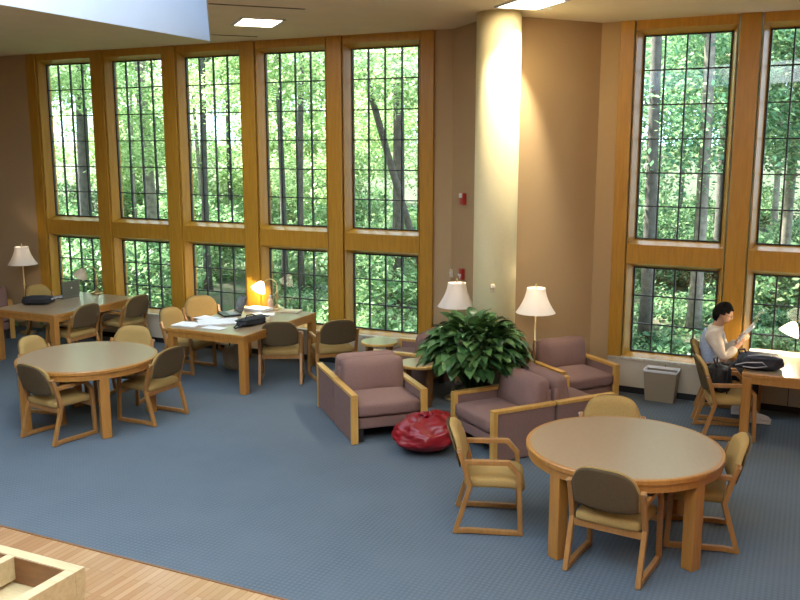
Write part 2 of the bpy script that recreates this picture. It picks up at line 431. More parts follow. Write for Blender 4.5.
# convectors + sills under the windows
def convector(frame, u0, u1, nm):
    bm = B(); box(bm, ((u0+u1)/2, -.10, .25), (u1-u0, .16, .33)); box(bm, ((u0+u1)/2, -.085, .04), (u1-u0, .13, .085), mi=1)
    x = u0+.7
    while x < u1: box(bm, (x, -.181, .25), (.008, .004, .32), mi=1); x += 1.3715
    box(bm, ((u0+u1)/2, -.095, .433), (u1-u0, .20, .034), mi=2)
    o = struct(nm, bm, [M['convector'], M['black'], M['sill']], bevel=.004); to_world(o, frame)
convector(FL, -.26, UL1-.01, 'baseboard_left'); convector(FR, -.235, UR1-.01, 'baseboard_right')

# ceiling fixtures
def ceiling_panel(x, y, label, vis=True):
    t = thing('ceiling_light', label, 'ceiling light', (x, y, ZC), .35)
    bm = B()
    for s in (-1, 1):
        box(bm, (s*.24, 0, -.006), (.03, .66, .02)); box(bm, (0, s*.315, -.006), (.51, .03, .02))
    finish('frame', bm, M['white'], t)
    bm = B(); box(bm, (0, 0, -.008), (.45, .60, .008)); finish('diffuser', bm, M['panel'], t)
    return t
ceiling_panel(-1.66, 10.67, 'square lit ceiling panel near the white rooflight well')
ceiling_panel(1.33, 9.30, 'square lit ceiling panel directly in front of the cream column')
for x, y in ((4.9, 7.6), (1.5, 6.6), (3.2, 3.2)): ceiling_panel(x, y, 'square lit ceiling panel added out of view to light the right side of the hall').__setitem__('group', 'added ceiling panels out over the hall')  # extra panels out of view, added to light the hall
t = thing('ceiling_downlight', 'round recessed ceiling downlight aimed at the cream column', 'ceiling light', (1.50, 9.64, ZC))
bm = B(); lathe(bm, [(.075, .0), (.095, .0), (.095, -.008), (.075, -.012), (.07, .0), (.07, .05)], 32); finish('trim_ring', bm, M['white'], t, smooth=True)
bm = B(); lathe(bm, [(0, .012), (.06, .012), (.06, .02), (0, .02)], 24); finish('lamp_face', bm, M['bulb'], t)
def spot(name, parent, loc, target, power, size, blend, color, rad=.03):
    l = bpy.data.lights.new(name, 'SPOT'); l.energy = power; l.spot_size = math.radians(size); l.spot_blend = blend; l.color = color; l.shadow_soft_size = rad
    o = bpy.data.objects.new(name, l); COL.objects.link(o); o.location = loc
    d = Vector(target)-Vector(loc); o.rotation_euler = d.to_track_quat('-Z', 'Y').to_euler()
    if parent: o.parent = parent
    return o
def bulb_light(name, parent, loc, power, color, rad=.03):
    l = bpy.data.lights.new(name, 'POINT'); l.energy = power; l.color = color; l.shadow_soft_size = rad
    o = bpy.data.objects.new(name, l); COL.objects.link(o); o.location = loc; o.parent = parent; return o
spot('downlight_lamp', t, (0, 0, -.02), (-.27, .22, -.80), 320, 68, .6, (1, .93, .74))

# ------------------------------------------------------------------ chairs
def make_chair(name='library_armchair'):
    root = thing(name, 'x', 'chair')
    HW = .262
    for s in (-1, 1):
        bm = B(); x0, x1 = (s*HW-.019, s*HW+.019)
        ribbon(bm, [(-.275, .021), (-.17, .030), (.235, .021), (.215, .50), (.135, .592), (-.215, .585), (-.165, .395)], x0, x1, .040)
        ribbon(bm, [(-.275, .002), (-.162, .385), (-.205, .555), (-.252, .69)], x0-.0004, x1+.0004, .038)
        finish('side_frame', bm, M['chairwood'], root, bevel=.006)
    bm = B(); box(bm, (0, -.172, .345), (2*HW-.038, .022, .055)); finish('rear_rail', bm, M['chairwood'], root, bevel=.005)
    bm = B(); box(bm, (0, .215, .335), (2*HW-.038, .022, .05)); finish('front_rail', bm, M['chairwood'], root, bevel=.005)
    def seatfn(p):
        p.z -= .035*max(0, (p.y-.10)/.14)**2
        if abs(p.x) > .2: pass
        return p
    bm = B(); cushion(bm, (0, .03, .405), (.475, .475, .085), .036, .018, fn=seatfn); finish('seat', bm, M['gold'], root, smooth=True)
    # back: a curved upholstered pad with a rounded top in a fabric-covered shell
    def back_shape(x0, y_front, th, mat, nm, W=.252, inset=0):
        bm = B(); nx, nz = 16, 12; H0, H1 = .50, .835
        def P(i, k, side):
            u = -1+2*i/nx; v = k/nz
            top = H1 - .085*abs(u)**3.2; bot = H0 + .030*abs(u)**2.5
            z = bot+(top-bot)*v
            w = W*(1-.05*(1-v)) - inset
            x = u*w*(1-.13*max(0, v-.7)/.3*abs(u)**3)
            y = -.205-.112*(z-.42)/.38 - .028*(1-u*u) + y_front
            edge = max(abs(u)**8, abs(2*v-1)**10)
            off = th*(1-.75*edge)
            return (x, y + (off if side else 0), z)
        G = [[[bm.verts.new(P(i, k, s)) for k in range(nz+1)] for i in range(nx+1)] for s in (0, 1)]
        for s in (0, 1):
            for i in range(nx):
                for k in range(nz): bm.faces.new((G[s][i][k], G[s][i+1][k], G[s][i+1][k+1], G[s][i][k+1]))
        for i in range(nx):
            for k in (0, nz): bm.faces.new((G[0][i][k], G[0][i+1][k], G[1][i+1][k], G[1][i][k]))
        for k in range(nz):
            for i in (0, nx): bm.faces.new((G[0][i][k], G[0][i][k+1], G[1][i][k+1], G[1][i][k]))
        finish(nm, bm, mat, root, smooth=True)
    back_shape(0, .020, .055, M['gold'], 'back_pad', .250)
    back_shape(0, -.004, .024, M['goldback'], 'back_shell', .246, .004)
    for s in (-1, 1):
        bm = B(); tube(bm, [(s*.238, -.25, .672), (s*.285, -.254, .672)], .009, 10); finish('back_bolt', bm, M['chrome'], root)
    return root
chair0 = make_chair(); used = [False]
def chair(x, y, d, label, group=None):
    c = copy_tree(chair0) if used[0] else chair0
    used[0] = True
    c.location = (x, y, 0); c.rotation_euler = (0, 0, head(d)); c['label'] = label
    if group: c['group'] = group
    return c
GC = 'oak armchairs with gold seats around the tables'
CH = {}
def putchairs():
    L = [
    ('M', 0.73, 6.72, (.98, -.10), 'oak armchair facing right at the left side of the nearer round table'),
    ('N', 1.55, 5.96, (.52, .85), 'oak armchair nearest the viewer, its brown back to us before a round table'),
    ('O', 2.31, 6.45, (-.97, .24), 'oak armchair facing left at the right side of the nearer round table'),
    ('P', 1.790, 7.150, (-.25, -.97), 'oak armchair half hidden behind the nearer round table, next to the mauve seats'),
    ('A', -3.990, 9.860, (.93, -.20), 'oak armchair peeking over the far left edge of the left round table'),
    ('B', -3.570, 8.870, (.54, .84), 'oak armchair pushed under the front of the left round table, back to the viewer'),
    ('C', -2.78, 9.50, (-.89, .45), 'oak armchair at the right side of the left round table, brown back to us'),
    ('D', -3.30, 10.22, (-.15, -.99), 'oak armchair whose gold back rises behind the left round table'),
    ('E', -5.50, 13.62, (.90, -.43), 'oak armchair behind the black bag on the far left rectangular table'),
    ('F', -4.635, 12.200, (-.906, .424), 'oak armchair on the near right side of the far left rectangular table'),
    ('G', -4.145, 12.950, (-.906, .424), 'oak armchair by the window end of the far left rectangular table'),
    ('I', -2.870, 11.660, (.92, -.38), 'oak armchair at the left front corner of the paper-strewn table'),
    ('J', -2.800, 12.480, (.5, -.87), 'oak armchair with wide gold back beside the open laptop on the paper-strewn table'),
    ('K', -1.54, 11.12, (-.06, 1), 'oak armchair with brown back to us at the right front of the paper-strewn table'),
    ('L', -0.88, 11.22, (-.35, .94), 'oak armchair with brown back between the paper-strewn table and a small round table'),
    ('R', 3.44, 8.93, (.985, -.17), 'oak armchair holding a dark bag at the left of the reader\'s table'),
    ('Q', 3.620, 9.600, (.93, -.36), 'oak armchair in which the reading man sits by the window'),
    ]
    for k, x, y, d, lab in L: CH[k] = chair(x, y, d, lab, GC)
putchairs()

# ------------------------------------------------------------------ tables
def round_table(x, y, rz, label):
    R = .740; t = thing('round_table', label, 'table', (x, y, 0), rz, 'round library tables')
    bm = B(); lathe(bm, [(0, .695), (R-.012, .695), (R, .703), (R, .732), (R-.008, .740), (R-.030, .740), (R-.030, .7385), (0, .7385)], 96); o = finish('edge_band', bm, M['tablewood'], t)
    bm = B(); lathe(bm, [(0, .7388), (R-.030, .7388), (R-.030, .7402), (0, .7402)], 96); finish('tabletop', bm, M['laminate'], t)
    bm = B(); lathe(bm, [(R-.045, .64), (R-.018, .64), (R-.018, .696), (R-.045, .696), (R-.045, .64)], 96); finish('apron', bm, M['tablewood'], t)
    for k in range(4):
        a = PI/2*k; bm = B(); box(bm, (math.cos(a)*.668, math.sin(a)*.668, .348), (.098, .098, .694), rz=a); finish('leg', bm, M['tablewood'], t, bevel=.006)
    return t
round_table(1.7145, 6.45, math.radians(-56), 'round oak table nearest the viewer, with bare taupe top')
round_table(-3.4178, 9.3584, math.radians(-58), 'round oak table on the left in front of the two rectangular tables')
def rect_table(px, py, ang, wid, length, label):
    """corner (px,py) is the front left corner; x runs along the window wall, y away from the viewer"""
    t = thing('reading_table', label, 'table', (px, py, 0), ang, 'rectangular reading tables')
    bm = B(); box(bm, (wid/2, length/2, .717), (wid, length, .046)); finish('edge_band', bm, M['tablewood'], t, bevel=.006)
    bm = B(); box(bm, (wid/2, length/2, .7402), (wid-.05, length-.05, .0012)); finish('tabletop', bm, M['laminate'], t)
    bm = B(); i = .012
    for c, s in (((wid/2, i+.012, .662), (wid-2*i, .024, .065)), ((wid/2, length-i-.012, .662), (wid-2*i, .024, .065)), ((i+.012, length/2, .662), (.024, length-2*i-.05, .065)), ((wid-i-.012, length/2, .662), (.024, length-2*i-.05, .065))): box(bm, c, s)
    finish('apron', bm, M['tablewood'], t, bevel=.003)
    for x in (.052, wid-.052):
        for y in (.052, length-.052):
            bm = B(); box(bm, (x, y, .347), (.09, .09, .693)); finish('leg', bm, M['tablewood'], t, bevel=.006)
    return t
TF = rect_table(-5.76, 12.18, LA, 1.18, 1.66, 'rectangular oak table at the far left with a grey laptop and a black bag')
T2 = rect_table(-2.95, 10.86, LA, 1.18, 1.72, 'rectangular oak table strewn with white papers under a lit brass lamp')
T3 = rect_table(3.46, 8.63, RA, 1.25, 1.26, 'rectangular oak table at the right where the man reads')

def side_table(x, y, label, r=.24, h=.5):
    t = thing('side_table', label, 'side table', (x, y, 0), .4, 'small round side tables')
    bm = B(); lathe(bm, [(0, h-.035), (r-.008, h-.035), (r, h-.028), (r, h-.006), (r-.006, h), (r-.022, h), (r-.022, h-.002), (0, h-.002)], 48); finish('edge_band', bm, M['capwood'], t)
    bm = B(); lathe(bm, [(0, h-.0015), (r-.022, h-.0015), (r-.022, h+.0005), (0, h+.0005)], 48); finish('tabletop', bm, M['laminate'], t)
    for k in range(4):
        a = PI/2*k+.3; bm = B(); box(bm, (math.cos(a)*(r-.055), math.sin(a)*(r-.055), (h-.035)/2), (.05, .05, h-.035), rz=a); finish('leg', bm, M['boxin'], t, bevel=.004)
    return t
side_table(-.27, 11.18, 'small round side table below the window sill, farthest of the three')
side_table(.22, 10.02, 'small round side table half under the leaves of the big potted plant')
side_table(1.45, 9.50, 'small round side table between the back-to-back seats and the corner armchair', .225, .54)

# ------------------------------------------------------------------ mauve lounge seats
def make_seat():
    root = thing('lounge_armchair', 'x', 'armchair')
    W, D, H = .81, .72, .52; T = .058
    for s in (-1, 1):
        x = s*(W/2-T/2)
        p = bpy.data.objects
        bm = B(); box(bm, (x, -.018, (H-.03)/2+.005), (T-.004, D-.045, H-.04)); panel = finish('arm_panel', bm, M['mauve'], root, bevel=.012, seg=3)
        bm = B(); box(bm, (x, 0, H-.016), (T+.012, D, .034)); finish('arm_cap', bm, M['capwood'], panel, bevel=.005)
        bm = B(); box(bm, (x, D/2-.024, (H-.03)/2), (T+.012, .048, H-.032)); finish('front_post', bm, M['capwood'], panel, bevel=.005)
    iw = W-2*T-.006
    bm = B(); cushion(bm, (0, .0, .205), (iw, D-.06, .13), .025, 0); finish('seat_base', bm, M['mauve'], root, smooth=True)
    bm = B(); cushion(bm, (0, .055, .345), (iw, D-.10, .155), .05, .025); finish('seat_cushion', bm, M['mauve'], root, smooth=True)
    bm = B(); cushion(bm, (0, -.245, .55), (iw, .19, .41), .07, .03, rx=math.radians(9), axis=1); finish('back_cushion', bm, M['mauve'], root, smooth=True)
    bm = B(); cushion(bm, (0, -D/2+.035, .40), (iw, .06, .48), .02, 0); finish('back_panel', bm, M['mauve'], root, smooth=True)
    for sx in (-1, 1):
        for sy in (-1, 1): bm = B(); box(bm, (sx*(iw/2-.05), sy*(D/2-.09), .07), (.05, .05, .14)); finish('leg', bm, M['black'], root)
    return root
seat0 = make_seat(); sused = [False]
def seat(x, y, d, label):
    c = copy_tree(seat0) if sused[0] else seat0
    sused[0] = True
    c.location = (x, y, 0); c.rotation_euler = (0, 0, head(d)); c['label'] = label; c['group'] = 'mauve lounge armchairs with oak arms'
    return c
fU = Vector((.33, -.944)); cU = Vector((-.10, 8.68)) - fU*.36
seat(cU.x, cU.y, fU, 'mauve armchair with oak arms facing us beside the red bean bag')
cU2 = cU - fU*.742; seat(cU2.x, cU2.y, -fU, 'mauve armchair facing the windows, back to back behind the seat by the red bean bag')
fV = Vector((-.894, -.447)); cV = Vector((.705, 8.36)) - fV*.36
seat(cV.x, cV.y, fV, 'mauve armchair facing left towards the red bean bag, in front of the big plant')
cW = cV - fV*.742; seat(cW.x, cW.y, -fV, 'mauve armchair facing right behind the nearer round table, backing onto its twin')
seat(2.01, 9.99, (.43, -.90), 'mauve armchair in the wall corner beside the right-hand windows')
seat(.16, 10.80, (-.906, .424), 'mauve armchair under the window sill left of the big plant')
seat(-6.62, 13.78, (.42, -.906), 'mauve armchair at the far left edge below the floor lamp')

# ------------------------------------------------------------------ lamps
def shade_profile(r0, r1, h, waist=.35):
    out = []
    for k in range(13):
        v = k/12; r = r1+(r0-r1)*((1-v)**1.7); out.append((r, v*h))
    return out
def make_floor_lamp():
    t = thing('floor_lamp', 'x', 'floor lamp')
    bm = B(); lathe(bm, [(0, 0), (.13, 0), (.135, .012), (.12, .024), (.05, .034), (.022, .06), (.012, .08), (0, .08)], 40); finish('base', bm, M['brass'], t, smooth=True)
    bm = B(); tube(bm, [(0, 0, .07), (0, 0, 1.16)], .0105, 14)
    for z in (.45, .8): lathe(bm, [(0, z-.02), (.012, z-.02), (.02, z), (.012, z+.02), (0, z+.02)], 20)
    tube(bm, [(0, 0, 1.16), (0, 0, 1.44)], .006, 10); finish('pole', bm, M['brass'], t, smooth=True)
    bm = B(); pr = shade_profile(.225, .105, .285)
    inn = [(r-.004, z) for r, z in pr][::-1]
    lathe(bm, [(r, z+1.13) for r, z in pr] + [(r, z+1.13) for r, z in inn] + [(pr[0][0], 1.13)], 48); sh = finish('lamp_shade', bm, M['shade'], t, smooth=True)
    bm = B()
    for k in range(3): a = k*2*PI/3; tube(bm, [(0, 0, 1.405), (.102*math.cos(a), .102*math.sin(a), 1.41)], .0025, 6)
    finish('shade_spider', bm, M['brass'], sh)
    bm = B(); lathe(bm, [(0, 1.40), (.006, 1.42), (.006, 1.43), (.015, 1.445), (.008, 1.462), (0, 1.468)], 16); finish('finial', bm, M['brass'], t, smooth=True)
    bm = B(); lathe(bm, [(0, 1.19), (.018, 1.19), (.030, 1.25), (.022, 1.30), (0, 1.315)], 16); finish('bulb', bm, M['glassshade'], t, smooth=True); bulb_light('lamp_light', t, (0, 0, 1.345), 3.0, (1, .82, .62), .02)
    return t
fl0 = make_floor_lamp()
fl0.location = (.67, 10.24, 0); fl0['label'] = 'brass floor lamp with white bell shade just left of the cream column, behind the plant'; fl0['group'] = 'floor lamps with white bell shades'
f2 = copy_tree(fl0); f2.location = (1.545, 9.84, 0); f2['label'] = 'brass floor lamp with white bell shade right of the cream column, by the corner armchair'
f3 = copy_tree(fl0); f3.location = (-6.07, 14.02, 0); f3['label'] = 'floor lamp with white bell shade at the far left beside the first window'

def make_desk_lamp(x, y, z, rz, label, lit=0):
    """brass gooseneck lamp; arm reaches along local -x"""
    t = thing('desk_lamp', label, 'desk lamp', (x, y, z), rz, 'brass desk lamps with glass shades')
    bm = B(); lathe(bm, [(0, 0), (.085, 0), (.088, .012), (.06, .025), (.035, .032), (.02, .06), (0, .06)], 32); finish('base', bm, M['brass'], t, smooth=True)
    bm = B(); tube(bm, [(0, 0, .03), (0, 0, .30)], .010, 12); lathe(bm, [(0, .12), (.011, .12), (.022, .15), (.014, .18), (.02, .20), (.011, .23), (0, .23)], 18)
    pts = [(0, 0, .30)] + [(-.09+.09*math.cos(a), 0, .30+.075*math.sin(a)) for a in [PI*k/10 for k in range(1, 8)]] + [(-.185, 0, .345), (-.205, 0, .335)]
    tube(bm, pts, .007, 10); finish('stem', bm, M['brass'], t, smooth=True)
    bm = B(); ax = Vector((-.5, 0, -.86)).normalized(); q = Vector((0, 0, -1)).rotation_difference(ax).to_matrix().to_4x4()
    pr = [(.022, 0), (.035, -.012), (.055, -.04), (.075, -.075), (.095, -.115), (.100, -.125)]
    lathe(bm, pr + [(r-.004, z) for r, z in pr[::-1]], 32)
    mtx = Matrix.Translation((-.205, 0, .335)) @ q
    for v in bm.verts: v.co = mtx @ v.co
    sh = finish('glass_shade', bm, M['litshade'] if lit else M['glassshade'], t, smooth=True)
    bm = B(); lathe(bm, [(0, -.02), (.015, -.03), (.026, -.06), (.018, -.09), (0, -.098)], 16)
    for v in bm.verts: v.co = mtx @ v.co
    finish('bulb', bm, M['bulb'] if lit else M['lens'], t, smooth=True)
    t.scale = (1.1, 1.1, 1.12)
    if lit: bulb_light('lamp_light', t, tuple(mtx @ Vector((0, 0, -.115))), lit, (1, .76, .48), .025)
    return t
make_desk_lamp(-1.73, 12.18, .741, math.radians(-18), 'lit brass desk lamp on the paper-strewn table', 26)
make_desk_lamp(-4.72, 13.50, .741, math.radians(-18), 'unlit brass desk lamp beside the grey laptop on the far left table')
make_desk_lamp(4.50, 9.40, .741, math.radians(15), 'lit desk lamp at the right edge, on the table where the man reads', 24)

# ------------------------------------------------------------------ things on the tables
def laptop(x, y, z, rz, label, lid, base, logo, open_deg, W=.32, D=.24):
    t = thing('laptop', label, 'laptop', (x, y, z), rz)
    bm = B(); box(bm, (0, 0, .012), (W, D, .022)); b = finish('base', bm, base, t, bevel=.004)
    bm = B(); box(bm, (0, .03, .0238), (W-.05, .11, .002)); finish('keyboard', bm, M['keys'], b)
    a = math.radians(open_deg-90)
    bm = B(); box(bm, (0, .004, D/2+.002), (W, .009, D))
    m = Matrix.Translation((0, D/2-.006, .024)) @ Matrix.Rotation(-a, 4, 'X')
    for v in bm.verts: v.co = m @ v.co
    s = finish('lid', bm, lid, t, bevel=.003)
    bm = B(); box(bm, (0, -.001, D/2+.004), (W-.03, .002, D-.035))
    for v in bm.verts: v.co = m @ v.co
    finish('screen', bm, M['screen'], s)
    if logo:
        bm = B(); lathe(bm, [(0, -.001), (.014, -.001), (.014, .001), (0, .001)], 20)
        for v in bm.verts: v.co = m @ (Matrix.Translation((0, .0092, D*.55)) @ Matrix.Rotation(PI/2, 4, 'X') @ v.co)
        finish('emblem', bm, M['logo'], s)
    return t
# the lid stands at local +y, user sits at local -y
laptop(-2.32, 11.74, .741, math.radians(-62), 'open dark laptop in the middle of the paper-strewn table', M['laptopdark'], M['laptopdark'], False, 112)
laptop(-5.08, 13.16, .741, math.radians(-118), 'open grey laptop with a pale emblem on the far left table', M['laptop'], M['laptop'], True, 96)

def soft_bag(nm, label, cat, loc, rz, s, mat, seedv, lump=.25, strap=True):
    t = thing(nm, label, cat, loc, rz)
    bm = B(); bmesh.ops.create_icosphere(bm, subdivisions=4, radius=1)
    for v in bm.verts:
        p = v.co; q = Vector([math.copysign(abs(c)**.62, c) for c in p])
        n = noise.noise(p*2.1+Vector((seedv, 0, 0)))*lump + noise.noise(p*5+Vector((0, seedv, 0)))*lump*.35
        q = Vector((q.x*s[0]/2, q.y*s[1]/2, q.z*s[2]/2))*(1+n)
        q.z = max(q.z+s[2]/2, 0.0); v.co = q
    finish('body', bm, mat, t, smooth=True)
    return t
t = soft_bag('shoulder_bag', 'black shoulder bag lying at the right front of the paper-strewn table', 'bag', (-1.89, 11.08, .741), math.radians(58), (.54, .20, .10), M['blackfab'], 3)
bm = B(); tube(bm, [(-.24, -.05, .05), (-.33, -.08, .035), (-.36, -.03, .014), (-.31, .04, .012), (-.20, .07, .035)], .010, 8); finish('strap', bm, M['blackfab'], t, smooth=True)
bm = B(); tube(bm, [(-.16, -.02, .085), (-.09, .03, .125), (.02, .03, .125), (.09, .0, .095)], .008, 8); finish('handle', bm, M['blackfab'], t, smooth=True)
t = soft_bag('laptop_bag', 'flat black padded bag on the far left table', 'bag', (-5.26, 12.58, .741), math.radians(8), (.44, .24, .12), M['blackfab'], 9, .12)
bm = B(); tube(bm, [(.20, -.05, .07), (.28, -.03, .10), (.31, .03, .08), (.21, .05, .07)], .011, 8); finish('handle', bm, M['greytrim'], t, smooth=True)

def sheet(name, label, x, y, z, rz, w, h, th, mat, cat='papers', group=None):
    bm = B()
    r = bmesh.ops.create_grid(bm, x_segments=6, y_segments=6, size=.5)
    for v in bm.verts: v.co = Vector((v.co.x*w, v.co.y*h, .002*math.sin(v.co.x*5+x*7)*math.cos(v.co.y*4)+.003))
    g = bmesh.ops.extrude_face_region(bm, geom=bm.faces[:])
    for v in g['geom']:
        if isinstance(v, bmesh.types.BMVert): v.co.z += th
    o = finish(name, bm, mat); o.location = (x, y, z); o.rotation_euler = (0, 0, rz); tag(o, label, cat, group); return o
TZ = .7412
sheet('paper_stack', 'loose white papers at the left front corner of the strewn table', -2.72, 11.05, TZ, -.35, .34, .26, .008, M['paper'])
sheet('open_notebook', 'open white notebook in front of the dark laptop', -2.36, 11.20, TZ, .30, .52, .36, .014, M['paper'], 'notebook')
sheet('paper_sheet', 'single white sheet between the loose papers and the dark laptop', -2.58, 11.50, TZ, -.6, .30, .22, .003, M['paper'], 'paper')
sheet('paper_sheet', 'white sheet at the middle of the strewn table\'s front edge', -2.34, 10.84, TZ, -.5, .30, .16, .003, M['paper'], 'paper')  # glare on the table's front edge, made as a thin white sheet
sheet('paper_pad', 'thick white pad of paper under the lit desk lamp', -1.98, 12.06, TZ, -.5, .33, .24, .035, M['paper'], 'paper pad')
sheet('book', 'thin cream book lying beside the lit desk lamp base', -1.52, 11.96, TZ, -.25, .30, .17, .02, M['cream'], 'book')
sheet('paper_sheet', 'white sheet lying in front of the lit desk lamp', -1.86, 11.74, TZ, .1, .30, .21, .004, M['paper'], 'paper')
sheet('paper_sheet', 'white papers at the window edge of the reader\'s table, left of the other sheet', 4.08, 9.55, TZ, -.45, .34, .13, .006, M['paper'], 'paper')
sheet('paper_sheet', 'white papers under the desk lamps on the reader\'s table', 4.38, 9.30, TZ, -.5, .42, .18, .006, M['paper'], 'paper')
bm = B(); lathe(bm, [(0, 0), (.034, 0), (.036, .01), (.036, .11), (.030, .13), (.014, .155), (.014, .17), (0, .17)], 24); t = thing('bottle', 'small pinkish bottle beside the lit desk lamp', 'bottle', (-1.83, 12.2, .741)); finish('body', bm, M['bottle'], t, smooth=True)
bm = B(); lathe(bm, [(0, .168), (.016, .168), (.016, .19), (0, .19)], 16); finish('cap', bm, M['white'], t)
bm = B(); lathe(bm, [(0, 0), (.03, 0), (.038, .085), (.034, .085), (.027, .008), (0, .008)], 24); o = finish('paper_cup', bm, M['cream'], smooth=True); o.location = (-1.72, 11.18, .741); tag(o, 'small cream paper cup behind the black shoulder bag', 'cup')

t = soft_bag('backpack', 'black backpack with grey piping on the corner of the reader\'s table', 'backpack', (3.70, 8.79, .741), math.radians(-14), (.45, .29, .155), M['navyfab'], 5, .14)
bm = B(); tube(bm, [(-.25, -.10, .05), (-.15, -.146, .09), (0, -.152, .10), (.05, -.15, .06), (-.07, -.152, .04), (-.18, -.138, .045)], .006, 8); finish('piping', bm, M['greytrim'], t, smooth=True)
bm = B(); tube(bm, [(-.13, -.07, .145), (0, -.08, .160), (.10, -.07, .150)], .005, 8); finish('zip', bm, M['greytrim'], t, smooth=True)
bm = B(); tube(bm, [(-.19, .02, .12), (-.21, .03, .18), (-.15, .03, .19), (-.13, .02, .14)], .011, 8); finish('grab_handle', bm, M['navyfab'], t, smooth=True)
bm = B(); ribbon(bm, [(-.0, .09), (-.06, .05), (-.10, -.02), (-.11, -.20), (-.10, -.33)], -.03, .03, .008)
for v in bm.verts: v.co = Vector((v.co.y-.20, v.co.x-.02, v.co.z))
finish('shoulder_strap', bm, M['navyfab'], t)
t = soft_bag('tote_bag', 'dark slumped bag on the seat of the empty chair at the reader\'s table', 'bag', (3.36, 8.98, .452), .2, (.22, .27, .28), M['blackfab'], 12, .2)
bm = B(); tube(bm, [(-.08, -.08, .27), (-.10, -.05, .36), (-.02, .02, .37), (.02, .08, .28)], .01, 8); finish('handle', bm, M['blackfab'], t, smooth=True)
t = soft_bag('knapsack', 'grey bag on the carpet under the paper-strewn table', 'bag', (-2.25, 11.65, 0), .6, (.30, .24, .36), M['plastic'], 18, .18)
bm = B(); tube(bm, [(-.08, 0, .33), (-.05, 0, .42), (.05, 0, .42), (.08, 0, .33)], .01, 8); finish('handle', bm, M['blackfab'], t, smooth=True)

# ------------------------------------------------------------------ red bean bag
t = thing('bean_bag', 'shiny red vinyl bean bag on the carpet between the mauve armchairs', 'bean bag', (.25, 8.36, 0), .2)
bm = B(); bmesh.ops.create_icosphere(bm, subdivisions=5, radius=1)
for v in bm.verts:
    p = v.co.copy(); a = math.atan2(p.y, p.x); hz = math.hypot(p.x, p.y)
    rad = hz**.75 if hz > 1e-5 else 0
    r = 1 + .10*max(0, math.cos(a-2.9))**6 + .07*max(0, math.cos(a+.3))**5 + .05*max(0, math.cos(a+1.5))**6 - .04*math.cos(4*a+.4)
    ridge = noise.noise(Vector((math.cos(a)*2.2, math.sin(a)*2.2, p.z*1.1)))*.10 + abs(noise.noise(p*2.0+Vector((3, 1, 7))))*.12 - abs(noise.noise(p*4.0+Vector((0, 8, 2))))*.06
    top = .36 + .05*math.cos(a-.7)*hz
    z = .02+(top-.02)*(.5+.5*p.z)**.85
    bulge = 1+.10*max(0, 1-abs(p.z+.35)*1.8)
    v.co = Vector((math.cos(a)*rad*.28*r*bulge*(1+ridge), math.sin(a)*rad*.27*r*bulge*(1+ridge), max(0, z*(1+ridge*.9*(p.z > -.4)))))
finish('body', bm, M['redleather'], t, smooth=True)
bm = B()
for k in range(5):
    a = k*2*PI/5+.3; tube(bm, [(.03+.012*math.cos(a), .02+.012*math.sin(a), .335), (.03+.04*math.cos(a), .02+.035*math.sin(a), .385), (.03+.085*math.cos(a), .02+.07*math.sin(a), .365+.012*(k % 2))], [.022, .024, .008], 8)
finish('gathered_top', bm, M['redleather'], t, smooth=True)

# ------------------------------------------------------------------ waste bin
bp_ = wr(.45, .295)
t = thing('waste_bin', 'taupe rectangular waste bin with white liner below the right-hand window', 'waste bin', (bp_.x, bp_.y, 0), RA)
def frus(bm, w0, d0, w1, d1, z0, z1, th=.006, bottom=True):
    def rect(w, d, z): return [bm.verts.new((sx*w/2, sy*d/2, z)) for sx, sy in ((-1, -1), (1, -1), (1, 1), (-1, 1))]
    rs = [rect(w0, d0, z0), rect(w1, d1, z1), rect(w1-2*th, d1-2*th, z1), rect(w0-2*th, d0-2*th, z0+th)]
    for a, b in zip(rs, rs[1:]):
        for k in range(4): bm.faces.new((a[k], a[(k+1) % 4], b[(k+1) % 4], b[k]))
    if bottom: bm.faces.new(rs[0]); bm.faces.new(rs[-1])
bm = B(); frus(bm, .335, .19, .385, .225, 0, .37); finish('body', bm, M['plastic'], t, bevel=.008)
bm = B(); frus(bm, .379, .219, .397, .237, .345, .384, .012, False); finish('liner', bm, M['bag'], t, bevel=.006)

# ------------------------------------------------------------------ wall devices
dV = (VX-A1).normalized(); nV = Vector((dV.y, -dV.x))
if nV.dot(-VX) < 0: nV = -nV
def on_return(dist, z): p = A1+dV*dist+nV*.003; return (p.x, p.y, z)
angV = math.atan2(dV.y, dV.x)
def device(nm, label, cat, dist, z): return thing(nm, label, cat, on_return(dist, z), angV)
t = device('fire_strobe', 'red fire alarm strobe high on the wall left of the column', 'fire alarm', .42, 2.36)
bm = B(); box(bm, (0, -.025, 0), (.10, .05, .14)); finish('housing', bm, M['red'], t, bevel=.008)
bm = B(); box(bm, (0, -.058, .04), (.07, .022, .055)); finish('lens', bm, M['lens'], t, bevel=.006)
t = device('fire_pull_station', 'red fire alarm pull station low on the wall left of the column', 'fire alarm', .40, 1.42)
bm = B(); box(bm, (0, -.022, 0), (.095, .044, .135)); finish('housing', bm, M['red'], t, bevel=.006)
bm = B(); box(bm, (0, -.052, -.012), (.06, .016, .03)); box(bm, (0, -.048, -.03), (.02, .012, .05)); finish('handle', bm, M['lens'], t, bevel=.003)
t = device('thermostat', 'small beige wall thermostat behind the floor lamp shade', 'thermostat', .05, 1.38)
bm = B(); box(bm, (0, -.016, 0), (.08, .032, .11)); finish('housing', bm, M['beigeplastic'], t, bevel=.008)
bm = B(); box(bm, (0, -.034, .01), (.045, .006, .02)); finish('dial', bm, M['white'], t)
t = thing('sensor', 'small cream round sensor on the front of the column', 'sensor', (1.085-.245*math.sin(.18), 9.985-.245*math.cos(.18), 1.44), -.18)
bm = B(); lathe(bm, [(0, 0), (.032, 0), (.032, .025), (.022, .04), (0, .043)], 24)
for v in bm.verts: v.co = Vector((v.co.x, -v.co.z, v.co.y))
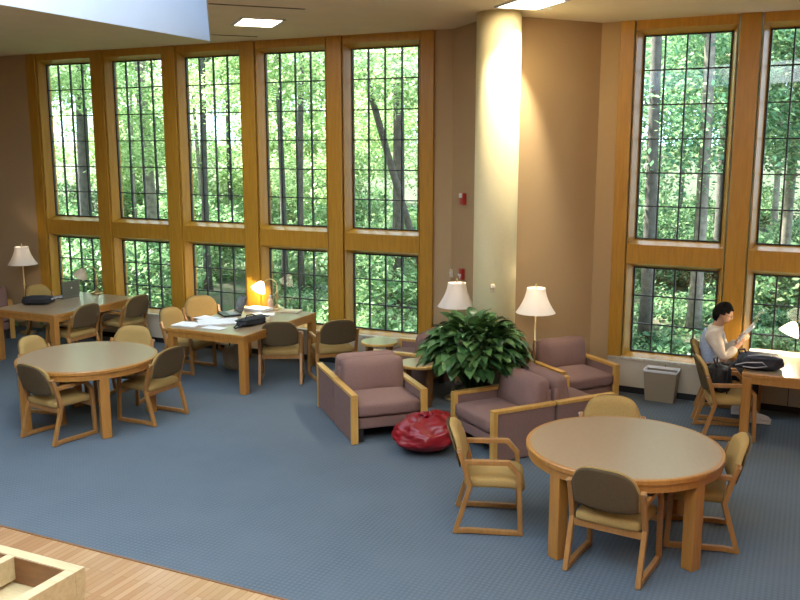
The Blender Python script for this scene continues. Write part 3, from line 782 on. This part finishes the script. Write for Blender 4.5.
finish('housing', bm, M['beigeplastic'], t, smooth=True)
bm = B(); box(bm, (0, -.012, -.045), (.05, .02, .03)); finish('bracket', bm, M['beigeplastic'], t, bevel=.004)

# ------------------------------------------------------------------ big potted plant
PX, PY = .80, 9.16
t = thing('potted_plant', 'large bushy potted plant with drooping dark green leaves in front of the column', 'plant', (PX, PY, 0))
bm = B(); lathe(bm, [(0, 0), (.17, 0), (.185, .02), (.235, .40), (.245, .40), (.245, .44), (.225, .44), (.22, .40), (0, .40)], 40); finish('pot', bm, M['pot'], t, smooth=False)
bm = B(); lathe(bm, [(0, .401), (.219, .401), (.1, .42), (0, .425)], 24); finish('soil', bm, M['soil'], t)
rnd = random.Random(3)
bm = B(); bs = B()
def leaf(bm, base, direc, L, Wd, droop, roll):
    d = Vector((direc.x, direc.y, 0)); d = d.normalized() if d.length > 1e-4 else Vector((1, 0, 0))
    side = Vector((-d.y, d.x, 0)); elev = math.asin(max(-1, min(1, direc.z)))
    p = base.copy(); prev = None
    n = 6
    for k in range(n+1):
        v = k/n; w = Wd*(math.sin(PI*min(1, v*.96+.04)**.72))*.5 if k < n else 0.001
        a = elev - droop*v; fwd = d*math.cos(a)+Vector((0, 0, math.sin(a))); up = -d*math.sin(a)+Vector((0, 0, math.cos(a)))
        sd = side*math.cos(roll)+up*math.sin(roll); uu = up*math.cos(roll)-side*math.sin(roll)
        row = [bm.verts.new(p - sd*w + uu*w*.28), bm.verts.new(p), bm.verts.new(p + sd*w + uu*w*.28)]
        if prev:
            for i in (0, 1): bm.faces.new((prev[i], prev[i+1], row[i+1], row[i]))
        prev = row; p = p + fwd*L/n
for i in range(430):
    z = rnd.uniform(-.20, 1); a = rnd.uniform(0, 2*PI)
    rr = math.sqrt(max(0, 1-z*z)) if z > 0 else 1-.18*z*z
    R = .50*(rnd.uniform(.80, 1.0) if rnd.random() < .75 else rnd.uniform(.5, .8))
    pos = Vector((math.cos(a)*rr*R, math.sin(a)*rr*R, .80+z*R*(.80 if z > 0 else .9)))
    out = Vector((math.cos(a)*rr, math.sin(a)*rr, z*.6+.12)).normalized()
    leaf(bm, pos - out*.05, out, rnd.uniform(.17, .26), rnd.uniform(.11, .155), rnd.uniform(.8, 1.7), rnd.uniform(-.4, .4))
    if i % 3 == 0:
        b0 = Vector((math.cos(a)*.06*rr, math.sin(a)*.06*rr, .40)); mid = Vector((pos.x*.45, pos.y*.45, .62+max(0, z)*.2))
        tube(bs, [b0, mid, pos-out*.05], [.007, .006, .003], 6)
finish('foliage', bm, M['plant'], t, smooth=True); finish('stems', bs, M['plant'], t, smooth=True)

# ------------------------------------------------------------------ open-topped wooden box in the near left corner
t = thing('display_bin', 'open-topped pale wooden bin on the strip parquet in the near left corner', 'wooden bin', (-1.515, 3.94, 0), LA)
LB, DB, HB, TB = 1.5, .55, 1.0, .062
bm = B()
box(bm, (-LB/2, -TB/2, HB-.06), (LB, TB, .12)); box(bm, (-LB/2, -DB+TB/2, HB-.06), (LB, TB, .12))
for x in (-TB/2, -.42, -LB+TB/2): box(bm, (x, -DB/2, HB-.06), (TB if x != -.42 else .05, DB-2*TB, .12))
finish('top_rim', bm, M['boxwood'], t, bevel=.003)
bm = B(); box(bm, (-LB/2, -TB/2-.002, (HB-.12)/2), (LB-.01, TB-.008, HB-.12)); box(bm, (-LB/2, -DB+TB/2+.002, (HB-.12)/2), (LB-.01, TB-.008, HB-.12))
for x in (-TB/2, -LB+TB/2): box(bm, (x, -DB/2, (HB-.12)/2), (TB-.004, DB-2*TB, HB-.12))
finish('side_panel', bm, M['boxwood'], t)
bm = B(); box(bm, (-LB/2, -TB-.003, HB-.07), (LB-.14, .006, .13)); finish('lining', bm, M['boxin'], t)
bm = B(); box(bm, (-LB/2, -DB/2, HB-.15), (LB-.13, DB-.13, .02)); finish('tray_floor', bm, M['boxwood'], t)

# ------------------------------------------------------------------ the reading man
def skin_bm(verts, edges, radii, sub=2):
    me = bpy.data.meshes.new('tmp'); me.from_pydata([Vector(v) for v in verts], edges, [])
    o = bpy.data.objects.new('tmp', me); COL.objects.link(o)
    o.modifiers.new('s', 'SKIN'); sv = None
    if not me.skin_vertices:
        bpy.context.view_layer.objects.active = o
        bmx = bmesh.new(); bmx.from_mesh(me); bmx.verts.layers.skin.verify(); bmx.to_mesh(me); bmx.free()
    for v, r in zip(me.skin_vertices[0].data, radii): v.radius = r if isinstance(r, tuple) else (r, r)
    me.skin_vertices[0].data[0].use_root = True
    sd = o.modifiers.new('d', 'SUBSURF'); sd.levels = sd.render_levels = sub
    dg = bpy.context.evaluated_depsgraph_get(); ev = o.evaluated_get(dg); m2 = ev.to_mesh()
    bm = bmesh.new(); bm.from_mesh(m2); ev.to_mesh_clear()
    bpy.data.objects.remove(o); bpy.data.meshes.remove(me)
    return bm
def chain(verts, edges, radii, start, pts, rs):
    prev = start
    for p, r in zip(pts, rs):
        verts.append(p); radii.append(r); i = len(verts)-1
        if prev is not None: edges.append((prev, i))
        prev = i
    return prev
FQ = Vector((.93, -.36)).normalized(); man = thing('person', 'man in pale vest over cream shirt sitting at the window table reading a booklet', 'person', (3.555, 9.62, 0), head(FQ))
SH = {s: (s*.185, -.035, .945) for s in (-1, 1)}; EL = {-1: (-.225, .09, .705), 1: (.23, .075, .695)}; WR = {-1: (-.085, .255, .870), 1: (.09, .245, .86)}
HIP = {s: (s*.095, .0, .515) for s in (-1, 1)}; KN = {-1: (-.115, .41, .50), 1: (.13, .40, .505)}; AN = {-1: (-.10, .27, .10), 1: (.16, .40, .095)}
body = B()
def etube(bm, pts, rads, n=20):
    """closed tube with elliptical rings (half width, half depth), rounded ends"""
    P = [Vector(p) for p in pts]; P = [P[0]-(P[1]-P[0]).normalized()*min(rads[0])*.6] + P + [P[-1]+(P[-1]-P[-2]).normalized()*min(rads[-1])*.6]
    rads = [(rads[0][0]*.55, rads[0][1]*.55)] + list(rads) + [(rads[-1][0]*.55, rads[-1][1]*.55)]; rings = []
    for k, p in enumerate(P):
        t = (P[min(k+1, len(P)-1)]-P[max(k-1, 0)]).normalized(); sd = Vector((1, 0, 0)); sd = sd-t*sd.dot(t); sd = sd.normalized() if sd.length > .2 else t.orthogonal().normalized(); f = t.cross(sd)
        rings.append([bm.verts.new(p+sd*math.cos(a)*rads[k][0]+f*math.sin(a)*rads[k][1]) for a in (2*PI*q/n for q in range(n))])
    for a, b in zip(rings, rings[1:]):
        for q in range(n): bm.faces.new((a[q], a[(q+1) % n], b[(q+1) % n], b[q]))
    bm.faces.new(rings[0][::-1]); bm.faces.new(rings[-1])
etube(body, [(0, -.045, .49), (0, -.06, .58), (0, -.075, .68), (0, -.065, .80), (0, -.05, .90), (0, -.035, .965)], [(.150, .11), (.145, .105), (.130, .095), (.140, .10), (.140, .09), (.08, .06)])
etube(body, [(0, -.03, .95), (0, -.005, 1.03), (0, .03, 1.11)], [(.062, .062), (.053, .053), (.053, .055)])
for s in (-1, 1):
    a, e, w, c0 = Vector(SH[s]), Vector(EL[s]), Vector(WR[s]), Vector((s*.06, -.04, .93))
    etube(body, [c0, a], [(.06, .055), (.048, .048)], 14)
    etube(body, [a, a*.5+e*.5, e], [(.048, .048), (.046, .046), (.038, .038)], 14); etube(body, [e, e*.6+w*.4, w], [(.039, .039), (.036, .036), (.026, .026)], 14)
    h, k, an = Vector(HIP[s]), Vector(KN[s]), Vector(AN[s])
    etube(body, [h, h*.5+k*.5, k], [(.088, .088), (.075, .075), (.056, .056)], 16); etube(body, [k, k*.65+an*.35, an], [(.056, .056), (.055, .055), (.036, .036)], 16)
    etube(body, [an+Vector((0, -.02, -.03)), an+Vector((0, .13, -.05))], [(.036, .034), (.036, .026)], 14)
# head: shaped skull with brow, nose, lips, chin, ears
HC = Vector((0, .045, 1.165)); HR = Matrix.Rotation(math.radians(-20), 4, 'X')
hm = B(); bmesh.ops.create_icosphere(hm, subdivisions=5, radius=1)
def g(p, c, w): return math.exp(-(Vector(p)-Vector(c)).length_squared/(w*w))
for v in hm.verts:
    p = v.co.copy(); q = Vector((p.x*.076, p.y*.096, p.z*.116))
    if p.z < 0: q.x *= 1-.28*(-p.z)**1.4; q.y += .012*(-p.z)*(p.y > 0)
    f = max(0, p.y)
    if p.y > 0: q.y *= .95
    q.y += .024*g(p, (0, 1.0, -.18), .17) + .012*g(p, (0, 1, .05), .15) - .012*(g(p, (.38, .9, .06), .2)+g(p, (-.38, .9, .06), .2)) + .006*g(p, (0, .9, .30), .4)
    q.y += .008*g(p, (0, .85, -.52), .16) + .010*g(p, (0, .72, -.82), .22)
    for s in (-1, 1): q.x += s*.016*g(p, (s*.99, -.10, -.05), .17)
    v.co = HR @ q + HC
hc = hm.copy(); add_bm(body, hm)
# hands: palm plus five bent fingers, grown as separate tapering chains rooted inside the palm
for s in (-1, 1):
    w = Vector(WR[s]); fw = Vector((-s*.45, .55, .72)).normalized(); inn = Vector((-s*.80, -.10, -.30)); inn = (inn-fw*inn.dot(fw)).normalized(); ac = fw.cross(inn).normalized()
    if ac.z < 0: ac = -ac
    vv, ee, rr = [tuple(w)], [], [.024]
    chain(vv, ee, rr, 0, [tuple(w+fw*.035), tuple(w+fw*.075)], [(.034, .016), (.036, .014)])
    add_bm(body, skin_bm(vv, ee, rr, 2))
    for k, (off, L) in enumerate(((.028, .068), (.010, .076), (-.009, .070), (-.026, .055))):
        b0 = w+fw*.055+ac*off*.8; p1 = w+fw*.085+ac*off; p2 = p1+(fw*.75+inn*.65).normalized()*L*.45; p3 = p2+(fw*.15+inn).normalized()*L*.35; p4 = p3+(inn*.8-fw*.5).normalized()*L*.25
        vv, ee, rr = [tuple(b0)], [], [.0095]; chain(vv, ee, rr, 0, [tuple(p1), tuple(p2), tuple(p3), tuple(p4)], [.0095, .0088, .008, .0065]); add_bm(body, skin_bm(vv, ee, rr, 1))
    b0 = w+fw*.02+ac*.02; p1 = b0+(ac*.8+fw*.5+inn*.2).normalized()*.04; p2 = p1+(fw*.8+inn*.6).normalized()*.032; p3 = p2+(fw*.5+inn*.8).normalized()*.025
    vv, ee, rr = [tuple(b0)], [], [.014]; chain(vv, ee, rr, 0, [tuple(p1), tuple(p2), tuple(p3)], [.0125, .0105, .008]); add_bm(body, skin_bm(vv, ee, rr, 1))
bo = finish('body', body, M['skin'], man, smooth=True)
rm = bo.modifiers.new('one_surface', 'REMESH'); rm.mode = 'VOXEL'; rm.voxel_size = .0055; rm.use_smooth_shade = True
sm = bo.modifiers.new('soften', 'SMOOTH'); sm.factor = .4; sm.iterations = 2
bpy.context.view_layer.update(); dg = bpy.context.evaluated_depsgraph_get()
baked = bpy.data.meshes.new_from_object(bo.evaluated_get(dg)); bo.modifiers.clear(); bo.data = baked
for p in baked.polygons: p.use_smooth = True
bb = bmesh.new(); bb.from_mesh(baked); seen = set(); isl = []
for v in bb.verts:
    if v in seen: continue
    st = [v]; seen.add(v); cur = []
    while st:
        q = st.pop(); cur.append(q)
        for e in q.link_edges:
            w2 = e.other_vert(q)
            if w2 not in seen: seen.add(w2); st.append(w2)
    isl.append(cur)
isl.sort(key=len)
bmesh.ops.delete(bb, geom=[v for c in isl[:-1] for v in c], context='VERTS'); bb.to_mesh(baked); bb.free()
# hair: cap over the skull, clear of the face
for v in hc.verts:
    q = HR.inverted() @ (v.co-HC); sc = 1.10 + .035*noise.noise(v.co*60)
    v.co = HR @ Vector((q.x*1.15, q.y*(1.15 if q.y < 0 else 1.10), q.z*1.17)) + HC + (v.co-HC).normalized()*.006*noise.noise(v.co*70)
dead = []
for f in hc.faces:
    c = HR.inverted() @ (f.calc_center_median()-HC); line = .030 + (.035 if c.y > .06 else 0) if c.y > .02 else (-.005 if c.y > -.03 else -.10)
    if c.z < line: dead.append(f)
bmesh.ops.delete(hc, geom=dead, context='FACES'); finish('hair', hc, M['hair'], man, smooth=True)
# spectacles
bm = B()
for s in (-1, 1):
    pts = [tuple(HR @ Vector((s*.034+.022*math.cos(a), .098, .004+.016*math.sin(a))) + HC) for a in (2*PI*k/14 for k in range(15))]; tube(bm, pts, .0022, 6)
    tube(bm, [tuple(HR @ Vector((s*.056, .096, .006)) + HC), tuple(HR @ Vector((s*.080, .06, .006)) + HC), tuple(HR @ Vector((s*.085, -.005, .002)) + HC)], .002, 6)
tube(bm, [tuple(HR @ Vector((-.012, .100, .006)) + HC), tuple(HR @ Vector((.012, .100, .006)) + HC)], .002, 6); finish('spectacles', bm, M['specs'], man)
# shirt: sleeves and collar
V, Ed, Rd = [(0, -.03, .94)], [], [(.115, .088)]
chain(V, Ed, Rd, 0, [(0, -.008, 1.005), (0, .0, 1.035)], [.070, .062])
chain(V, Ed, Rd, 0, [(0, -.06, .80)], [(.145, .10)])
for s in (-1, 1):
    a, e, w = Vector(SH[s]), Vector(EL[s]), Vector(WR[s])
    chain(V, Ed, Rd, 0, [tuple(a), tuple(a*.5+e*.5), tuple(e), tuple(e*.6+w*.4), tuple(e*.25+w*.75)], [.092, .078, .062, .058, .050])
finish('shirt', skin_bm(V, Ed, Rd, 2), M['shirt'], man, smooth=True)
V, Ed, Rd = [(0, -.055, .56)], [], [(.160, .128)]
chain(V, Ed, Rd, 0, [(0, -.078, .70), (0, -.062, .85), (0, -.040, .945), (0, -.03, .985)], [(.164, .122), (.184, .135), (.190, .128), (.118, .096)])
finish('vest', skin_bm(V, Ed, Rd, 2), M['vest'], man, smooth=True)
V, Ed, Rd = [(0, -.05, .545)], [], [(.155, .118)]
for s in (-1, 1): chain(V, Ed, Rd, 0, [HIP[s], tuple(Vector(HIP[s])*.5+Vector(KN[s])*.5), KN[s], tuple(Vector(KN[s])*.5+Vector(AN[s])*.5), (AN[s][0], AN[s][1], AN[s][2]+.01)], [.098, .088, .070, .064, .056])
finish('trousers', skin_bm(V, Ed, Rd, 2), M['trousers'], man, smooth=True)
for s in (-1, 1):
    x, y, z = AN[s]; bm = B()
    cushion(bm, (x, y+.065, .052), (.098, .29, .10), .045, .01, cuts=8, fn=lambda p: Vector((p.x*(1-.25*max(0, p.y/.145)**2), p.y, p.z-(.030*max(0, (p.y+.02)/.145) if p.z > 0 else 0))))
    box(bm, (x, y+.065, .010), (.092, .282, .018)); tube(bm, [(x, y, .08), (x, y-.005, .125)], [.047, .050], 14)
    sh = finish('shoe', bm, M['shoe'], man, smooth=True)
    bm = B()
    for k in range(4): tube(bm, [(x-.025, y+.05+k*.022, .101-k*.006), (x, y+.053+k*.022, .107-k*.006), (x+.025, y+.05+k*.022, .101-k*.006)], .004, 6)
    finish('laces', bm, M['bag'], sh)
# the booklet he holds: two page wings with covers
mw = Matrix.Translation((man.location.x, man.location.y, 0)) @ Matrix.Rotation(head(FQ), 4, 'Z')
bk = thing('booklet', 'white booklet held open in the reading man\'s hands', 'book'); bk.matrix_world = mw @ Matrix.Translation((.0, .305, .95)) @ Matrix.Rotation(math.radians(50), 4, 'X') @ Matrix.Diagonal((1.15, 1.2, 1, 1))
for s in (-1, 1):
    bm = B(); n = 8
    rows = []
    for k in range(n+1):
        u = k/n; x = s*u*.135; zz = .012*math.sin(u*PI)*.8 + u*.018
        rows.append([bm.verts.new((x, y, zz+t_)) for y in (-.10, .10) for t_ in (0, .006)])
    for a, b in zip(rows, rows[1:]):
        for p, q in ((0, 1), (1, 3), (3, 2), (2, 0)): bm.faces.new((a[p], a[q], b[q], b[p]))
    for a in (rows[0], rows[-1]): bm.faces.new((a[0], a[1], a[3], a[2]))
    finish('page_block', bm, M['paper'], bk)

# ------------------------------------------------------------------ forest outside
def at_px(px, d): return Vector(((px-400)/878.3*d, d))
bm = B(); gx, gy = 40, 30
def gz(x, y): return -.35 + .028*max(0, y-16) + .00035*max(0, y-20)**2 + .25*noise.noise(Vector((x*.15, y*.15, 0)))
VV = {}
def gp(i, k):
    f = k/gy; y = 10.5 + 75*f**1.5; x = (-1+2*i/gx)*(26+y*.8)
    base = max(wl(0, 0).y if False else -99, -99)
    return x, y
for i in range(gx+1):
    for k in range(gy+1):
        x, y = gp(i, k); VV[i, k] = bm.verts.new((x, y, gz(x, y)))
for i in range(gx):
    for k in range(gy): bm.faces.new((VV[i, k], VV[i+1, k], VV[i+1, k+1], VV[i, k+1]))
struct('ground_outside', bm, M['ground'], smooth=True)

import numpy as np
def leaf_cloud(rs, cen, R, H, ncl, nleaf, size, cl, shell=.3):
    """clusters of small folded leaf quads filling an ellipsoid"""
    P = rs.uniform(-1, 1, (ncl*4, 3)); L = np.linalg.norm(P, axis=1); P = P[(L > shell) & (L < 1)][:ncl]; n = len(P)*nleaf
    q = np.repeat(P*np.array([R, R, H]), nleaf, 0) + rs.normal(0, 1, (n, 3))*np.array([cl, cl, cl*.5]) + np.array(cen)
    a = rs.uniform(0, 2*PI, n); ti = rs.normal(.15, .5, n); ro = rs.normal(0, .5, n); s = size*rs.uniform(.6, 1.35, n)
    d = np.stack([np.cos(a)*np.cos(ti), np.sin(a)*np.cos(ti), -np.sin(ti)], 1); e = np.stack([-np.sin(a)*np.cos(ro), np.cos(a)*np.cos(ro), np.sin(ro)], 1)
    s = s[:, None]; up = np.cross(d, e)
    return np.stack([q-d*s*.5, q-e*s*.30+up*s*.05, q+d*s*.55, q+e*s*.30+up*s*.05], 1).reshape(-1, 3)
def foliage(name, clouds, mat, label, cat):
    V = np.concatenate(clouds); n = len(V)//4
    me = bpy.data.meshes.new(name); me.vertices.add(len(V)); me.vertices.foreach_set('co', V.ravel())
    me.loops.add(n*4); me.loops.foreach_set('vertex_index', np.arange(n*4)); me.polygons.add(n); me.polygons.foreach_set('loop_start', np.arange(n)*4)
    me.update(); me.validate(); me.materials.append(M[mat]); o = bpy.data.objects.new(name, me); COL.objects.link(o)
    return tag(o, label, cat, None, 'stuff')
def trunk_bm(h, r, seed, lean=(0, 0), limbs=4):
    rn = random.Random(seed); bm = B(); pts = []; rs = []
    for k in range(9):
        v = k/8; pts.append((lean[0]*v*h + .12*math.sin(v*4+seed)*v, lean[1]*v*h + .12*math.cos(v*3+seed)*v, -.4+v*h)); rs.append(r*(1-.5*v)*(1+.35*max(0, .12-v)/.12))
    tube(bm, pts, rs, 12)
    bb = []
    for k in range(limbs):
        i = rn.randint(4, 7); b = Vector(pts[i]); a = rn.uniform(0, 2*PI); L = rn.uniform(1.2, 2.6); bb.append(B())
        tube(bb[-1], [b, b+Vector((math.cos(a)*L*.5, math.sin(a)*L*.5, L*.35)), b+Vector((math.cos(a)*L, math.sin(a)*L, L*.8))], [rs[i]*.5, rs[i]*.3, rs[i]*.12], 7)
    return bm, bb
def tree(px, d, h, r, label, group, lean=(0, 0), bark='bark'):
    p = at_px(px, d); t = thing('forest_tree', label, 'tree', (p.x, p.y, gz(p.x, p.y)), 0, group)
    bm, bb = trunk_bm(h, r, px, lean); finish('trunk', bm, M[bark], t, smooth=True)
    for b in bb: finish('branch', b, M[bark], t, smooth=True)
    return t
GA = 'trunks beyond the left-hand windows'; GB = 'trunks beyond the right-hand windows'
for a in [
 (397, 18.0, 11, .14, 'thick grey trunk low in the middle of the fifth window from the left', GA, (.004, 0), 'barkdark'),
 (444, 17.0, 9, .085, 'slender dark trunk leaning left across the upper fifth window', GA, (-.30, .02), 'barkdark'),
 (86, 21.0, 11, .16, 'thick dark trunk in the first window from the left', GA, (.015, 0), 'barkdark'),
 (154, 22.0, 12, .16, 'thick grey trunk at the right of the second window from the left', GA, (-.02, 0), 'bark'),
 (284, 19.5, 11, .075, 'thin dark stem left of its twin in the fourth window', GA, (-.012, 0), 'barkdark'),
 (300, 19.0, 11, .075, 'thin dark stem right of its twin in the fourth window', GA, (.012, 0), 'barkdark'),
 (206, 20.0, 11, .09, 'dark trunk at the left of the third window', GA, (0, 0), 'barkdark'),
 (699, 15.5, 11, .12, 'straight pale grey trunk in the right half of the first right-hand window', GB, (.003, 0), 'bark'),
 (650, 14.5, 11, .11, 'darker straight trunk in the left half of the first right-hand window', GB, (.003, 0), 'barkdark'),
 (786, 18, 11, .11, 'pale trunk in the rightmost window', GB, (0, 0), 'bark')]: tree(*a[:6], lean=a[6], bark=a[7])
rn = random.Random(21)
for i in range(8):
    px = 20+325*(i+rn.uniform(.1, .9))/8
    tree(int(px), rn.uniform(24, 33), rn.uniform(9, 12), rn.uniform(.04, .075), 'slim distant trunk among the leaves beyond the left-hand windows', GA, (rn.uniform(-.03, .03), 0), rn.choice(['bark', 'barkdark']))
for i in range(5):
    px = 610+260*(i+rn.uniform(.1, .9))/5
    tree(int(px), rn.uniform(20, 29), rn.uniform(9, 12), rn.uniform(.06, .12), 'slim distant trunk among the leaves beyond the right-hand windows', GB, (rn.uniform(-.03, .03), 0), rn.choice(['bark', 'barkdark']))
rs = np.random.RandomState(5)
def crowns(px0, px1, n, d0, d1, z0, z1, R, leaf=.19, ncl=62, nl=70):
    out = []
    for i in range(n):
        px = px0+(px1-px0)*(i+rs.uniform(.0, 1))/n; d = rs.uniform(d0, d1); p = at_px(px, d); r = rs.uniform(*R)
        out.append(leaf_cloud(rs, (p.x, p.y, gz(p.x, p.y)+rs.uniform(z0, z1)), r, r*1.1, ncl, nl, leaf, .33))
    return out
foliage('forest_foliage', crowns(-70, 470, 10, 28, 40, 3.0, 8.5, (1.8, 2.8), .15, 80, 95) + crowns(-30, 450, 10, 20, 25, 4.0, 7.5, (1.2, 1.9), .115, 70, 90) + [leaf_cloud(rs, (*at_px(a, d), z), r, r*1.2, 40, 80, .10, .26) for a, d, z, r in ((396, 16.2, 4.3, .75), (150, 19.5, 3.4, .9), (90, 19.5, 4.6, .9), (215, 17.5, 4.8, .9), (292, 17.0, 5.0, .9))] + crowns(-30, 450, 9, 30, 40, 1.2, 2.4, (1.6, 2.4), .15, 70, 90),
    'leafA', 'bright sunlit green forest leaves beyond the left-hand windows', 'foliage')
foliage('forest_foliage', crowns(580, 960, 13, 24, 36, 2.5, 8.5, (2.0, 3.0), .145, 80, 100) + crowns(610, 900, 8, 15.5, 19, 3.2, 6.5, (1.0, 1.6), .10, 70, 90),
    'leafB', 'green forest leaves behind the trunks of the right-hand windows', 'foliage')
def shrubs(px0, px1, n, d0, d1):
    out = []
    for i in range(n):
        px = px0+(px1-px0)*(i+rs.uniform(0, 1))/n; d = rs.uniform(d0, d1); p = at_px(px, d); r = rs.uniform(.7, 1.3)
        out.append(leaf_cloud(rs, (p.x, p.y, gz(p.x, p.y)+.6*r), r, .7*r, 36, 55, .13, .2, .1))
    return out
def cover(px0, px1, n, d0, d1):
    out = []
    for i in range(n):
        d = d0+(d1-d0)*rs.uniform(0, 1)**1.4; p = at_px(rs.uniform(px0, px1), d); r = rs.uniform(.35, .8)
        out.append(leaf_cloud(rs, (p.x, p.y, gz(p.x, p.y)+.10), r, .22, 16, 30, .10, .12, .0))
    return out
foliage('undergrowth', shrubs(10, 450, 44, 17.0, 38) + cover(10, 450, 130, 14.5, 34), 'leafD', 'low green undergrowth on the forest floor beyond the left-hand windows', 'undergrowth')
foliage('undergrowth', shrubs(610, 880, 20, 15.0, 34) + cover(610, 880, 110, 12.5, 30), 'leafC', 'low green undergrowth on the forest floor beyond the right-hand windows', 'undergrowth')

# ------------------------------------------------------------------ light, camera
w = bpy.data.worlds.new('World'); S.world = w; w.use_nodes = True
bg = w.node_tree.nodes['Background']; bg.inputs[0].default_value = (.62, .80, 1.0, 1); bg.inputs[1].default_value = 5.0
sun = bpy.data.lights.new('sun', 'SUN'); sun.energy = 40; sun.color = (1, .95, .85); sun.angle = math.radians(2)
so = bpy.data.objects.new('sun', sun); COL.objects.link(so)
so.rotation_euler = Vector((.85, -.40, -.95)).to_track_quat('-Z', 'Y').to_euler(); so.location = (-20, 25, 25)
cam = bpy.data.cameras.new('camera'); cam.sensor_width = 36; cam.lens = 878.3/800*36; cam.clip_end = 300
co = bpy.data.objects.new('camera', cam); COL.objects.link(co); co.location = (0, 0, 2.987); co.rotation_euler = (PI/2-.1723, 0, 0); S.camera = co
S.view_settings.view_transform = 'Standard'; S.view_settings.look = 'None'; S.view_settings.gamma = 1; S.view_settings.use_curve_mapping = False
S.view_settings.exposure = .27
